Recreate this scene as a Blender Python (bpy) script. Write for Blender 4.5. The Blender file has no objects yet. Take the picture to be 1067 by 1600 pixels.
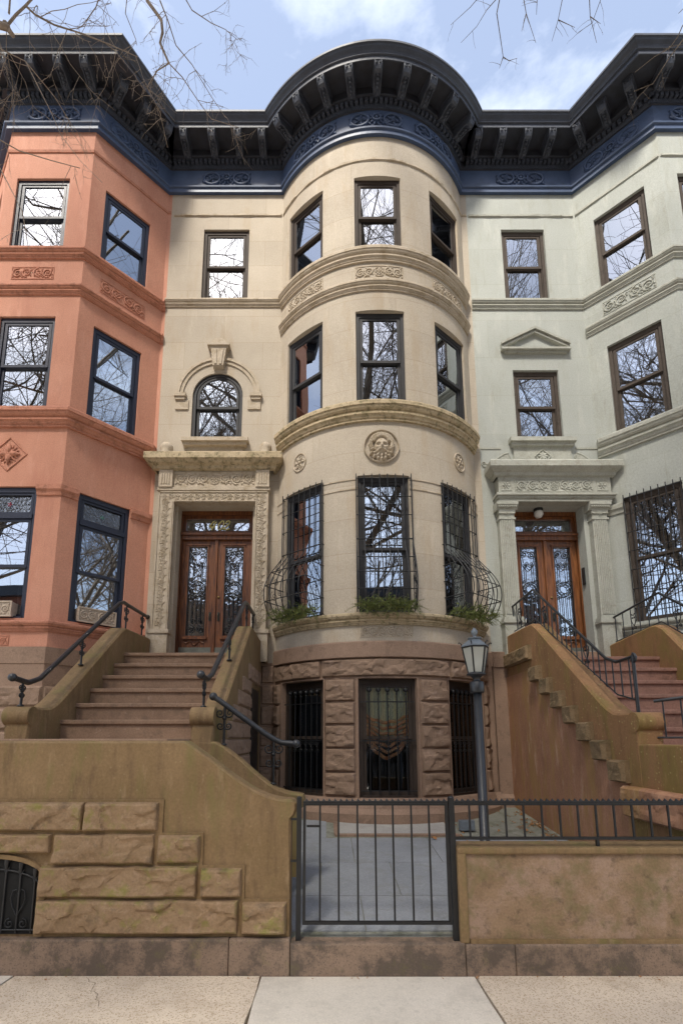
import bpy, bmesh, math, random
from mathutils import Vector, noise
R = math.radians
PI = math.pi
sc = bpy.context.scene
col = sc.collection
rnd = random.Random(7)

# ------------------------------------------------------------------ camera
EYE = 1.55
PITCH = 9.57
FPX, PX, PY = 769.0, 510.0, 1025.0            # focal length and principal point, in units of 1/1067 of the picture width
cam = bpy.data.objects.new('camera', bpy.data.cameras.new('camera'))
col.objects.link(cam)
cam.data.sensor_fit = 'HORIZONTAL'; cam.data.sensor_width = 36
cam.data.lens = FPX / 1067 * 36
cam.data.shift_x = (533.5 - PX) / 1067
cam.data.shift_y = (PY - 800) / 1067
cam.data.clip_end = 2000; cam.data.clip_start = .05
cam.location = (0, 0, EYE); cam.rotation_euler = (R(90 + PITCH), 0, 0)
sc.camera = cam

# ------------------------------------------------------------------ world, sun, exposure
SUN_EL, SUN_AZ = 55, 202       # azimuth measured clockwise from +Y; sun stands behind the camera, to the left
w = bpy.data.worlds.new('World'); sc.world = w; w.use_nodes = True
nt = w.node_tree; nt.nodes.clear()
def wn(t): return nt.nodes.new(t)
sky = wn('ShaderNodeTexSky'); sky.sky_type = 'NISHITA'; sky.sun_disc = False
sky.sun_elevation = R(SUN_EL); sky.sun_rotation = R(SUN_AZ)
sky.air_density = 1.0; sky.dust_density = 2.8; sky.ozone_density = 1.1
tc = wn('ShaderNodeTexCoord'); mp = wn('ShaderNodeMapping'); mp.inputs['Scale'].default_value = (1.0, 1.0, 2.4)
n1 = wn('ShaderNodeTexNoise'); n1.inputs['Scale'].default_value = 3.1; n1.inputs['Detail'].default_value = 9; n1.inputs['Roughness'].default_value = .6
cr = wn('ShaderNodeValToRGB'); cr.color_ramp.elements[0].position = .46; cr.color_ramp.elements[0].color = (.16, .16, .16, 1); cr.color_ramp.elements[1].position = .78
mx = wn('ShaderNodeMixRGB'); mx.inputs[2].default_value = (5.4, 5.75, 6.3, 1)
bg = wn('ShaderNodeBackground'); bg.inputs[1].default_value = .145; wo = wn('ShaderNodeOutputWorld')
L = nt.links.new
L(tc.outputs['Generated'], mp.inputs[0]); L(mp.outputs[0], n1.inputs[0]); L(n1.outputs[0], cr.inputs[0])
L(cr.outputs[0], mx.inputs[0]); L(sky.outputs[0], mx.inputs[1]); L(mx.outputs[0], bg.inputs[0]); L(bg.outputs[0], wo.inputs[0])
sun = bpy.data.objects.new('sun', bpy.data.lights.new('sun', 'SUN')); col.objects.link(sun)
sun.data.energy = 3.7; sun.data.angle = R(9); sun.data.color = (1, .935, .82)
az = R(SUN_AZ); el = R(SUN_EL)
sdir = Vector((math.sin(az) * math.cos(el), math.cos(az) * math.cos(el), math.sin(el)))
sun.rotation_euler = sdir.to_track_quat('Z', 'Y').to_euler(); sun.location = (-8, -10, 30)
sc.view_settings.view_transform = 'Standard'; sc.view_settings.look = 'None'
sc.view_settings.exposure = 1.05; sc.view_settings.gamma = 1; sc.view_settings.use_curve_mapping = False
sc.render.engine = 'CYCLES'

# ------------------------------------------------------------------ materials
MATS = {}
def mat(name, c, c2=None, rough=.85, nscale=3.0, grain=60., bump=.3, gb=.002, stain=None, sscale=1.2, sfac=.5, sthr=.52, metal=0., spec=.3, uvbrick=None, zbands=None, dots=None, streak=False):
    m = bpy.data.materials.new(name); m.use_nodes = True; t = m.node_tree; N = t.nodes.new; K = t.links.new
    b = t.nodes['Principled BSDF']; b.inputs['Roughness'].default_value = rough; b.inputs['Metallic'].default_value = metal
    b.inputs['Specular IOR Level'].default_value = spec
    co = N('ShaderNodeTexCoord'); src = co.outputs['Object']
    def noi(sc_, det=4, vec=None, rg=.55):
        n = N('ShaderNodeTexNoise'); n.inputs['Scale'].default_value = sc_; n.inputs['Detail'].default_value = det; n.inputs['Roughness'].default_value = rg
        K(vec or src, n.inputs[0]); return n.outputs[0]
    def ramp(v, a, bb):
        r = N('ShaderNodeMapRange'); r.inputs['From Min'].default_value = a; r.inputs['From Max'].default_value = bb; K(v, r.inputs[0]); return r.outputs[0]
    def mix(f, a, bb):
        x = N('ShaderNodeMixRGB')
        if isinstance(f, float): x.inputs[0].default_value = f
        else: K(f, x.inputs[0])
        for i, q in ((1, a), (2, bb)):
            if isinstance(q, tuple): x.inputs[i].default_value = (*q[:3], 1)
            else: K(q, x.inputs[i])
        return x.outputs[0]
    c2 = c2 or tuple(v * .8 for v in c)
    out = mix(ramp(noi(nscale, 6, rg=.62), .35, .68), tuple(c), tuple(c2))
    g = noi(grain, 3)
    gm = N('ShaderNodeMixRGB'); gm.blend_type = 'MULTIPLY'; gm.inputs[0].default_value = 1
    gg = N('ShaderNodeMapRange'); gg.inputs['From Min'].default_value = .3; gg.inputs['From Max'].default_value = .7
    gg.inputs['To Min'].default_value = .86; gg.inputs['To Max'].default_value = 1.1; K(g, gg.inputs[0])
    K(out, gm.inputs[1]); K(gg.outputs[0], gm.inputs[2]); out = gm.outputs[0]
    if stain:
        vec = None
        if streak:
            mpn = N('ShaderNodeMapping'); mpn.inputs['Scale'].default_value = (1, 1, .22); K(src, mpn.inputs[0]); vec = mpn.outputs[0]
        for i, (scol, ss, sf, th) in enumerate(stain if isinstance(stain, list) else [(stain, sscale, sfac, sthr)]):
            v = ramp(noi(ss * 1.6, 10, vec, .72), th - .04, th + .07)
            mu = N('ShaderNodeMath'); mu.operation = 'MULTIPLY'; mu.inputs[1].default_value = sf; K(v, mu.inputs[0])
            out = mix(mu.outputs[0], out, tuple(scol))
    if dots:
        v = N('ShaderNodeTexVoronoi'); v.inputs['Scale'].default_value = dots[1]; K(src, v.inputs[0])
        cell = mix(ramp(v.outputs['Distance'], .12, .55), tuple(dots[0]), out)
        rr = N('ShaderNodeSeparateColor'); K(v.outputs['Color'], rr.inputs[0])
        out = mix(ramp(rr.outputs[0], dots[2], dots[2] + .1), out, cell)
    hh = g
    if uvbrick:
        bw, bh, mcol, ms = uvbrick
        uv = N('ShaderNodeUVMap'); br = N('ShaderNodeTexBrick'); br.inputs['Scale'].default_value = 1; br.inputs['Brick Width'].default_value = bw
        br.inputs['Row Height'].default_value = bh; br.inputs['Mortar Size'].default_value = ms; br.inputs['Mortar Smooth'].default_value = .4
        br.inputs['Color1'].default_value = (1, 1, 1, 1); br.inputs['Color2'].default_value = (.9, .9, .9, 1); br.inputs['Mortar'].default_value = (.97, .97, .97, 1)
        K(uv.outputs[0], br.inputs[0])
        bm_ = N('ShaderNodeMixRGB'); bm_.blend_type = 'MULTIPLY'; bm_.inputs[0].default_value = 1; K(out, bm_.inputs[1]); K(br.outputs[0], bm_.inputs[2])
        br.inputs['Mortar'].default_value = (*mcol, 1)
        out = bm_.outputs[0]
    K(out, b.inputs['Base Color'])
    bp = N('ShaderNodeBump'); bp.inputs['Strength'].default_value = bump; bp.inputs['Distance'].default_value = gb; K(hh, bp.inputs['Height'])
    n2 = noi(nscale * 2.5, 5); b2 = N('ShaderNodeBump'); b2.inputs['Strength'].default_value = bump * .6; b2.inputs['Distance'].default_value = gb * 6
    K(n2, b2.inputs['Height']); K(bp.outputs[0], b2.inputs['Normal'])
    K(b2.outputs[0], b.inputs['Normal'])
    MATS[name] = m; return m

def glass_mat(name, tint, fac, wav=.0012, wsc=1.6):
    m = bpy.data.materials.new(name); m.use_nodes = True; t = m.node_tree; t.nodes.clear(); N = t.nodes.new; K = t.links.new
    o = N('ShaderNodeOutputMaterial'); mixs = N('ShaderNodeMixShader'); tr = N('ShaderNodeBsdfTransparent'); tr.inputs[0].default_value = (*tint, 1)
    gl = N('ShaderNodeBsdfGlossy'); gl.inputs['Roughness'].default_value = .0; gl.inputs[0].default_value = (.86, .92, 1, 1)
    fr = N('ShaderNodeFresnel'); fr.inputs[0].default_value = 1.5
    mr = N('ShaderNodeMapRange'); mr.inputs['To Min'].default_value = fac; mr.inputs['To Max'].default_value = 1; K(fr.outputs[0], mr.inputs[0])
    co = N('ShaderNodeTexCoord'); n = N('ShaderNodeTexNoise'); n.inputs['Scale'].default_value = wsc; n.inputs['Detail'].default_value = 1; K(co.outputs['Object'], n.inputs[0])
    bp = N('ShaderNodeBump'); bp.inputs['Strength'].default_value = 1; bp.inputs['Distance'].default_value = wav; K(n.outputs[0], bp.inputs['Height']); K(bp.outputs[0], gl.inputs['Normal'])
    K(mr.outputs[0], mixs.inputs[0]); K(tr.outputs[0], mixs.inputs[1]); K(gl.outputs[0], mixs.inputs[2]); K(mixs.outputs[0], o.inputs[0])
    MATS[name] = m; return m

moss = (.075, .085, .02); soot = (.05, .043, .035)
mat('beige', (.485, .425, .345), (.43, .372, .298), nscale=1.4, stain=[((.40, .315, .215), 1.6, .5, .56), ((.62, .55, .45), 3, .35, .6)], uvbrick=(1.35, .52, (.80, .77, .73), .005), streak=True, gb=.0015)
mat('beige_trim', (.48, .41, .325), (.40, .335, .25), nscale=5, stain=[((.26, .2, .12), 5, .55, .55)])
mat('beige_mossy', (.48, .39, .26), (.38, .30, .19), nscale=5, stain=[((.17, .15, .07), 6, .6, .53), (soot, 12, .5, .57)])
mat('pink', (.545, .268, .185), (.49, .230, .155), nscale=1.6, streak=True, stain=[((.43, .185, .125), 1.6, .5, .56), ((.62, .35, .27), 4, .35, .6), ((.36, .16, .11), 7, .35, .6)], gb=.0012, bump=.2)
mat('pink_trim', (.51, .23, .155), (.42, .185, .12), nscale=6, stain=[((.20, .09, .055), 5, .55, .55)])
mat('green', (.435, .455, .425), (.40, .42, .388), nscale=1.3, streak=True, stain=[((.56, .57, .52), 2.5, .4, .58), ((.33, .33, .27), 1.8, .45, .57), ((.28, .27, .21), 8, .35, .6)], gb=.0012, bump=.2, uvbrick=(1.9, .73, (.86, .85, .8), .005))
mat('green_trim', (.41, .415, .37), (.34, .345, .30), nscale=6, stain=[((.2, .18, .13), 5, .45, .58)])
mat('brown', (.29, .198, .140), (.21, .142, .098), nscale=4, stain=[((.44, .32, .26), 5, .4, .58), ((.14, .10, .08), 7, .5, .6)], bump=.5)
mat('brown_smooth', (.30, .203, .146), (.245, .165, .12), nscale=3, stain=[((.12, .08, .06), 4, .5, .58)])
mat('stoop', (.235, .155, .080), (.18, .118, .056), nscale=2.2, stain=[((.15, .135, .045), 2.4, .6, .55), ((.11, .07, .04), 6, .5, .56), ((.34, .24, .145), 9, .4, .60)], streak=True, bump=.6, dots=((.36, .29, .16), 60, .96))
mat('stoop_rock', (.29, .195, .115), (.22, .145, .08), nscale=3.5, stain=[((.19, .19, .035), 3.4, .65, .57), (soot, 5, .5, .60), ((.36, .25, .17), 9, .5, .58)], bump=.6, gb=.003)
mat('block_dark', (.26, .18, .10), (.19, .13, .07), nscale=6, stain=[((.10, .08, .04), 4, .6, .54)], bump=.8, gb=.004)
mat('step', (.31, .205, .138), (.24, .155, .104), nscale=4, stain=[((.48, .35, .27), 7, .5, .62), ((.17, .12, .085), 5, .5, .57)], bump=.5)
mat('plinth', (.255, .18, .13), (.205, .145, .105), nscale=3, stain=[((.07, .058, .048), 2.6, .75, .50), ((.17, .15, .06), 5, .4, .6)], bump=.6, grain=90, dots=((.12, .09, .07), 90, .55))
mat('orange_stoop', (.30, .165, .080), (.24, .135, .062), nscale=2.2, stain=[((.19, .15, .04), 2.0, .7, .53), ((.16, .085, .045), 5, .5, .57), ((.42, .25, .12), 8, .4, .6)], streak=True, bump=.5, dots=((.55, .50, .22), 48, .93))
mat('red_stoop', (.37, .195, .115), (.30, .155, .09), nscale=2.2, stain=[((.52, .29, .18), 1.7, .6, .56), ((.33, .20, .07), 2.2, .7, .52), ((.60, .42, .31), 5, .5, .60), ((.20, .10, .07), 4, .4, .6)], streak=True, bump=.6)
mat('red_step', (.30, .165, .125), (.235, .13, .098), nscale=4, stain=[((.12, .07, .05), 4, .5, .55)], bump=.4)
mat('lowwall', (.29, .195, .12), (.22, .145, .085), nscale=6, stain=[((.36, .25, .19), 2.2, .6, .53), ((.165, .14, .06), 3.6, .6, .55), ((.09, .062, .042), 6.5, .6, .58)], bump=.8, gb=.003)
mat('navy', (.052, .084, .165), (.040, .064, .128), rough=.52, spec=.5, nscale=5, bump=.15, stain=[((.03, .04, .06), 3, .4, .6)])
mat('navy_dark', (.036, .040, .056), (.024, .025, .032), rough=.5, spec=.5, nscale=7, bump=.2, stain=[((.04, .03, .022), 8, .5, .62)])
mat('crown', (.060, .070, .096), (.042, .048, .066), rough=.58, spec=.45, nscale=5, bump=.15, stain=[((.05, .05, .05), 5, .4, .6)])
mat('frame_brown', (.055, .042, .035), rough=.7, spec=.2, bump=.1)
mat('frame_grey', (.040, .040, .044), rough=.62, spec=.25, bump=.1)
mat('frame_navy', (.010, .014, .034), rough=.4, spec=.5, bump=.1)
mat('frame_taupe', (.085, .068, .057), rough=.7, spec=.2, bump=.2, stain=[((.03, .026, .022), 8, .5, .58)])
mat('iron', (.010, .011, .013), rough=.42, spec=.5, bump=.3, nscale=30)
mat('iron_grey', (.020, .024, .030), rough=.38, spec=.6, bump=.2, nscale=20, stain=[((.015, .016, .02), 12, .6, .5)])
mat('zinc', (.16, .19, .22), rough=.4, spec=.6, bump=.2, nscale=20)
mat('bluestone', (.29, .305, .325), (.23, .245, .265), nscale=2.2, stain=[((.21, .215, .20), 3.2, .5, .56), ((.45, .46, .47), 6, .3, .62)], bump=.4)
mat('court_concrete', (.27, .27, .23), (.21, .215, .18), nscale=3, stain=[((.11, .115, .07), 3, .6, .52)], bump=.5)
mat('pad', (.40, .385, .36), (.33, .32, .30), nscale=3, stain=[((.2, .18, .15), 4, .5, .6)], bump=.4)
mat('aggregate', (.66, .56, .44), (.56, .47, .37), nscale=2.0, stain=[((.42, .33, .24), 2.2, .5, .56), ((.30, .23, .17), 7, .4, .6)], grain=120, bump=.8, gb=.004, dots=((.34, .25, .16), 80, .25))
mat('concrete', (.62, .565, .485), (.56, .51, .435), nscale=2.0, stain=[((.44, .40, .34), 2.4, .5, .56), ((.33, .30, .26), 7, .35, .6)], grain=140, bump=.4, dots=((.35, .31, .26), 60, .95))
mat('joint', (.09, .065, .04), rough=1, bump=.6)
mat('asphalt', (.05, .05, .052), rough=.9, bump=.6)
mat('bark', (.27, .225, .18), (.19, .155, .125), nscale=12, bump=.8, gb=.01)
mat('twig', (.34, .28, .23), (.23, .185, .15), nscale=8, bump=.3)
mat('needles', (.15, .18, .05), (.08, .11, .03), rough=.6, nscale=14, bump=.1, stain=[((.26, .23, .06), 9, .6, .56)])
mat('leaf', (.42, .22, .09), (.28, .13, .05), rough=.7, nscale=9, bump=.3)
mat('room', (.05, .042, .036), rough=.9, bump=0)
mat('blind', (.80, .80, .77), (.74, .74, .72), rough=.8, bump=.1)
mat('curtain', (.42, .42, .38), (.32, .31, .27), rough=.9, nscale=6, bump=.2)
mat('brass', (.28, .20, .08), rough=.35, metal=1, bump=.1)
mat('bronze', (.06, .065, .055), rough=.4, metal=.6, bump=.2)
mat('gold_leaf', (.75, .68, .30), rough=.5, bump=0)
mat('white', (.7, .7, .68), rough=.6, bump=.1)
mat('planter', (.50, .42, .34), (.42, .34, .27), nscale=6)
mat('kick', (.17, .18, .155), (.12, .125, .11), rough=.4, nscale=8, metal=.3)
mat('brick', (.25, .10, .07), (.2, .08, .055), nscale=4, uvbrick=(.22, .075, (.8, .78, .74), .008))
mat('brick_tan', (.30, .22, .15), (.25, .18, .12), nscale=4, uvbrick=(.22, .075, (.8, .78, .74), .008))
mat('roofing', (.12, .12, .115), rough=.9)
mat('car_paint', (.04, .05, .07), rough=.25, spec=.6, bump=0)
mat('rubber', (.02, .02, .02), rough=.8)
mat('mesh_screen', (.012, .012, .012), rough=.8, bump=0)
mat('red_glass', (.35, .05, .09), rough=.2, bump=0); mat('teal_glass', (.18, .42, .40), rough=.2, bump=0)
glass_mat('glass', (.72, .75, .76), .36)
glass_mat('glass_dim', (.60, .62, .64), .30)
glass_mat('glass_stain', (.55, .5, .42), .16, wav=.003, wsc=25)
glass_mat('glass_clear', (.95, .96, .96), .05)
glass_mat('glass_leaded', (.5, .52, .55), .42, wav=.0018, wsc=14)
def frosted():
    m = bpy.data.materials.new('lantern_glass'); m.use_nodes = True; t = m.node_tree; b = t.nodes['Principled BSDF']; b.inputs['Base Color'].default_value = (.62, .64, .58, 1); b.inputs['Roughness'].default_value = .12; b.inputs['Alpha'].default_value = .55; MATS['lantern_glass'] = m
frosted()
# wood with a grain
def wood(name, c, c2):
    m = mat(name, c, c2, rough=.36, spec=.5, nscale=3); t = m.node_tree; N = t.nodes.new; K = t.links.new
    b = t.nodes['Principled BSDF']; co = N('ShaderNodeTexCoord'); mp_ = N('ShaderNodeMapping'); mp_.inputs['Scale'].default_value = (14, 14, 1.1)
    n = N('ShaderNodeTexNoise'); n.inputs['Scale'].default_value = 2; n.inputs['Detail'].default_value = 8; n.inputs['Distortion'].default_value = 1.5
    r = N('ShaderNodeValToRGB'); r.color_ramp.elements[0].color = (*c2, 1); r.color_ramp.elements[1].color = (*c, 1); r.color_ramp.elements[0].position = .38; r.color_ramp.elements[1].position = .62
    K(co.outputs['Object'], mp_.inputs[0]); K(mp_.outputs[0], n.inputs[0]); K(n.outputs[0], r.inputs[0]); K(r.outputs[0], b.inputs['Base Color'])
wood('wood', (.17, .060, .019), (.065, .021, .008)); wood('wood_dark', (.11, .032, .014), (.05, .014, .007)); wood('wood_light', (.22, .082, .026), (.095, .033, .011))
# basement curtain: yellow-green fabric, shade of its folds painted in as stripes
def drape():
    m = mat('drape', (.5, .5, .3)); t = m.node_tree; N = t.nodes.new; K = t.links.new; b = t.nodes['Principled BSDF']
    co = N('ShaderNodeTexCoord'); sp = N('ShaderNodeSeparateXYZ'); K(co.outputs['UV'], sp.inputs[0])
    n = N('ShaderNodeTexNoise'); n.inputs['Scale'].default_value = 5; n.inputs['Detail'].default_value = 7; n.inputs['Distortion'].default_value = 2.5; K(co.outputs['UV'], n.inputs[0])
    ad = N('ShaderNodeMath'); ad.operation = 'MULTIPLY_ADD'; ad.inputs[1].default_value = .5; K(n.outputs[0], ad.inputs[0]); mu_ = N('ShaderNodeMath'); mu_.operation = 'PINGPONG'; mu_.inputs[1].default_value = .5; mv_ = N('ShaderNodeMath'); mv_.operation = 'MULTIPLY'; mv_.inputs[1].default_value = 4.5; K(sp.outputs[0], mv_.inputs[0]); K(mv_.outputs[0], mu_.inputs[0]); K(mu_.outputs[0], ad.inputs[2])
    r = N('ShaderNodeValToRGB'); e = r.color_ramp.elements; e[0].position = .45; e[0].color = (.05, .08, .12, 1); e[1].position = .62; e[1].color = (.10, .06, .05, 1)
    e[0].position = .1; e[0].color = (.45, .42, .24, 1); e[1].position = .75; e[1].color = (.88, .85, .55, 1)
    for p_, c_ in ((.35, (.85, .80, .50, 1)), (.5, (.45, .50, .36, 1)), (.6, (.80, .80, .58, 1)), (.68, (.38, .42, .32, 1))):
        x = r.color_ramp.elements.new(p_); x.color = c_
    K(ad.outputs[0], r.inputs[0]); K(r.outputs[0], b.inputs['Base Color'])
drape()
mat('swag', (.85, .36, .14), (.78, .55, .30), nscale=9, stain=[((.35, .12, .06), 8, .7, .52)])

# ------------------------------------------------------------------ frames: (s, z, d) -> world
class Plane:
    def __init__(s, x, y, x2, y2):
        s.o = Vector((x, y, 0)); t = Vector((x2 - x, y2 - y, 0)); s.len = t.length; s.t = t.normalized(); s.n = Vector((s.t.y, -s.t.x, 0)); s.curved = False
    def pt(s, a, z, d): return s.o + s.t * a + s.n * d + Vector((0, 0, z))
    def local(s, a): f = Plane(0, 0, 1, 0); f.o = s.o + s.t * a; f.t = s.t; f.n = s.n; return f
class Arc:
    def __init__(s, cx, cy, r, dz=0): s.c = Vector((cx, cy, 0)); s.r = r; s.curved = True
    def pt(s, a, z, d):
        q = a / s.r; return s.c + Vector(((s.r + d) * math.sin(q), -(s.r + d) * math.cos(q), z))
    def local(s, a, half=0.):
        q = a / s.r; f = Plane(0, 0, 1, 0); f.n = Vector((math.sin(q), -math.cos(q), 0)); f.t = Vector((math.cos(q), math.sin(q), 0))
        f.o = s.c + f.n * (s.r - (s.r - math.sqrt(max(0, s.r ** 2 - half ** 2)))); return f
class Tilt:                                   # frame lying in an arbitrary plane, u along t, z along up, d along n
    def __init__(s, o, t, up): s.o = Vector(o); s.t = Vector(t).normalized(); s.u = Vector(up).normalized(); s.n = s.t.cross(s.u).normalized(); s.curved = False
    def pt(s, a, z, d): return s.o + s.t * a + s.u * z + s.n * d

# ------------------------------------------------------------------ mesh builder
ORG = {}
class MB:
    def __init__(s): s.v = []; s.f = []; s.sm = []; s.uv = {}
    def add(s, vs, fs, smooth=False, uvs=None):
        o = len(s.v); s.v += [tuple(x) for x in vs]
        for i, f in enumerate(fs):
            if uvs: s.uv[len(s.f)] = [uvs[k] for k in f]
            s.f.append(tuple(k + o for k in f)); s.sm.append(smooth)
    def fbox(s, F, a0, a1, z0, z1, d0, d1, ns=1):
        if F.curved: ns = max(ns, int(abs(a1 - a0) / .12) + 1)
        vs = []
        for i in range(ns + 1):
            a = a0 + (a1 - a0) * i / ns
            vs += [F.pt(a, z0, d0), F.pt(a, z0, d1), F.pt(a, z1, d1), F.pt(a, z1, d0)]
        fs = [(0, 1, 2, 3), tuple(4 * ns + k for k in (3, 2, 1, 0))]
        for i in range(ns):
            b = 4 * i
            for k in range(4): fs.append((b + k, b + 4 + k, b + 4 + (k + 1) % 4, b + (k + 1) % 4))
        s.add(vs, fs)
    def box(s, x0, x1, y0, y1, z0, z1):
        vs = [(x, y, z) for x in (x0, x1) for y in (y0, y1) for z in (z0, z1)]
        s.add(vs, [(0, 1, 3, 2), (4, 6, 7, 5), (0, 4, 5, 1), (2, 3, 7, 6), (0, 2, 6, 4), (1, 5, 7, 3)])
    def bbox(s, x0, x1, y0, y1, z0, z1, b=.012):      # box with bevelled edges
        bm = bmesh.new(); bmesh.ops.create_cube(bm, size=1)
        for v in bm.verts: v.co = Vector(((x0 + x1) / 2 + v.co.x * (x1 - x0), (y0 + y1) / 2 + v.co.y * (y1 - y0), (z0 + z1) / 2 + v.co.z * (z1 - z0)))
        bmesh.ops.bevel(bm, geom=bm.edges[:], offset=b, segments=2, profile=.6, affect='EDGES')
        s.frombm(bm)
    def frombm(s, bm, smooth=False, M=None):
        bm.verts.index_update(); s.add([(M @ v.co if M else v.co) for v in bm.verts], [[v.index for v in f.verts] for f in bm.faces], smooth); bm.free()
    def tube(s, pts, r0, r1=None, n=6, cap=True, flat=None, nrm=None):
        r1 = r0 if r1 is None else r1; pts = [Vector(p) for p in pts]; m = len(pts)
        if m < 2: return
        vs = []; prev = nrm
        for i, p in enumerate(pts):
            t = (pts[min(i + 1, m - 1)] - pts[max(i - 1, 0)])
            if t.length < 1e-9: t = Vector((0, 0, 1))
            t.normalize()
            a = prev if prev is not None else (Vector((0, 0, 1)) if abs(t.z) < .9 else Vector((1, 0, 0)))
            b = t.cross(a)
            if b.length < 1e-6: b = t.cross(Vector((0, 1, 0.01)))
            b.normalize(); a = b.cross(t).normalized(); 
            if nrm is None: prev = a
            r = r0 + (r1 - r0) * i / (m - 1); ra = r * (flat or 1)
            for k in range(n):
                q = 2 * PI * k / n; vs.append(p + b * (r * math.cos(q)) + a * (ra * math.sin(q)))
        fs = []
        for i in range(m - 1):
            for k in range(n): fs.append((i * n + k, i * n + (k + 1) % n, (i + 1) * n + (k + 1) % n, (i + 1) * n + k))
        s.add(vs, fs, True)
        if cap: s.add(vs[:n] + vs[-n:], [tuple(range(n))[::-1], tuple(n + k for k in range(n))], False)
    def lathe(s, c, prof, n=16, M=None, smooth=True):            # prof: (r, z)
        vs = []; c = Vector(c)
        for r, z in prof:
            for k in range(n):
                q = 2 * PI * k / n; p = Vector((r * math.cos(q), r * math.sin(q), z)); vs.append(c + (M @ p if M else p))
        fs = [(i * n + k, i * n + (k + 1) % n, (i + 1) * n + (k + 1) % n, (i + 1) * n + k) for i in range(len(prof) - 1) for k in range(n)]
        fs += [tuple(range(n))[::-1], tuple((len(prof) - 1) * n + k for k in range(n))]
        s.add(vs, fs, smooth)
    def sphere(s, c, r, n=8, sc_=(1, 1, 1)):
        prof = [(r * math.sin(PI * i / n) + 1e-4, -r * math.cos(PI * i / n) * sc_[2]) for i in range(n + 1)]
        s.lathe(c, prof, n=n + 2)
    def prism(s, pts, F, a0, a1):                            # polygon in (d, z) extruded along s
        n = len(pts); vs = [F.pt(a0, z, d) for d, z in pts] + [F.pt(a1, z, d) for d, z in pts]
        fs = [tuple(range(n)), tuple(range(n, 2 * n))[::-1]] + [(k, n + k, n + (k + 1) % n, (k + 1) % n) for k in range(n)]
        s.add(vs, fs)
    def plate(s, pts, F, d0, d1):                            # polygon in (s, z) extruded in d
        n = len(pts); vs = [F.pt(a, z, d0) for a, z in pts] + [F.pt(a, z, d1) for a, z in pts]
        fs = [tuple(range(n))[::-1], tuple(range(n, 2 * n))] + [(k, (k + 1) % n, n + (k + 1) % n, n + k) for k in range(n)]
        s.add(vs, fs)
    def sweep(s, path, prof, caps=True):                     # path(d) -> plan points, prof [(d, z)] from bottom to top
        rows = [[(p[0], p[1], z) for p in path(d)] for d, z in prof]; m = len(rows[0]); n = len(rows)
        vs = [p for r_ in rows for p in r_]
        fs = [(i * m + k, i * m + k + 1, (i + 1) * m + k + 1, (i + 1) * m + k) for i in range(n - 1) for k in range(m - 1)]
        if caps: fs += [tuple(i * m for i in range(n)), tuple(i * m + m - 1 for i in range(n))[::-1]]
        s.add(vs, fs)
    def wall(s, F, s0, s1, z0, z1, holes=(), rev=.2, d=0.):
        ss = {s0, s1}; zs = {z0, z1}
        for h in holes: ss |= {h[0], h[1]}; zs |= {h[2], h[3]}
        ss = sorted(x for x in ss if s0 - 1e-6 <= x <= s1 + 1e-6); zs = sorted(zs)
        if F.curved:
            o = []
            for a, b in zip(ss, ss[1:]):
                k = max(1, int((b - a) / .06)); o += [a + (b - a) * i / k for i in range(k)]
            ss = o + [ss[-1]]
        vs = []; uv = []; idx = {}
        def V(a, z, dd):
            key = (round(a, 5), round(z, 5), dd)
            if key not in idx: idx[key] = len(vs); vs.append(F.pt(a, z, dd)); uv.append((a + 20 + (0 if dd == d else .3), z))
            return idx[key]
        def inh(a, z): return any(h[0] < a < h[1] and h[2] < z < h[3] for h in holes)
        fs = []
        for a, b in zip(ss, ss[1:]):
            for p, q in zip(zs, zs[1:]):
                if not inh((a + b) / 2, (p + q) / 2): fs.append((V(a, p, d), V(b, p, d), V(b, q, d), V(a, q, d)))
        dd = d - rev
        for h in holes:
            a0, a1, p0, p1 = h[:4]; arch = len(h) > 4 and h[4]
            mids = [x for x in ss if a0 - 1e-6 <= x <= a1 + 1e-6]
            if arch:
                cxx = (a0 + a1) / 2; hw = (a1 - a0) / 2; rise = h[4]; spring = p1 - rise
                cur = [(cxx - hw * math.cos(PI * i / 20), spring + rise * math.sin(PI * i / 20)) for i in range(21)]
                for (x0, y0), (x1, y1) in zip(cur, cur[1:]):
                    fs.append((V(x0, y0, d), V(x1, y1, d), V(x1, p1 + 1e-4, d), V(x0, p1 + 1e-4, d)))
                    fs.append((V(x0, y0, d), V(x0, y0, dd), V(x1, y1, dd), V(x1, y1, d)))
                tops = spring
            else:
                tops = p1
                for x0, x1 in zip(mids, mids[1:]): fs.append((V(x0, p1, d), V(x0, p1, dd), V(x1, p1, dd), V(x1, p1, d)))
            for x0, x1 in zip(mids, mids[1:]): fs.append((V(x0, p0, d), V(x1, p0, d), V(x1, p0, dd), V(x0, p0, dd)))
            fs.append((V(a0, p0, d), V(a0, p0, dd), V(a0, tops, dd), V(a0, tops, d))); fs.append((V(a1, p0, d), V(a1, tops, d), V(a1, tops, dd), V(a1, p0, dd)))
        s.add(vs, fs, False, uv)
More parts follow.
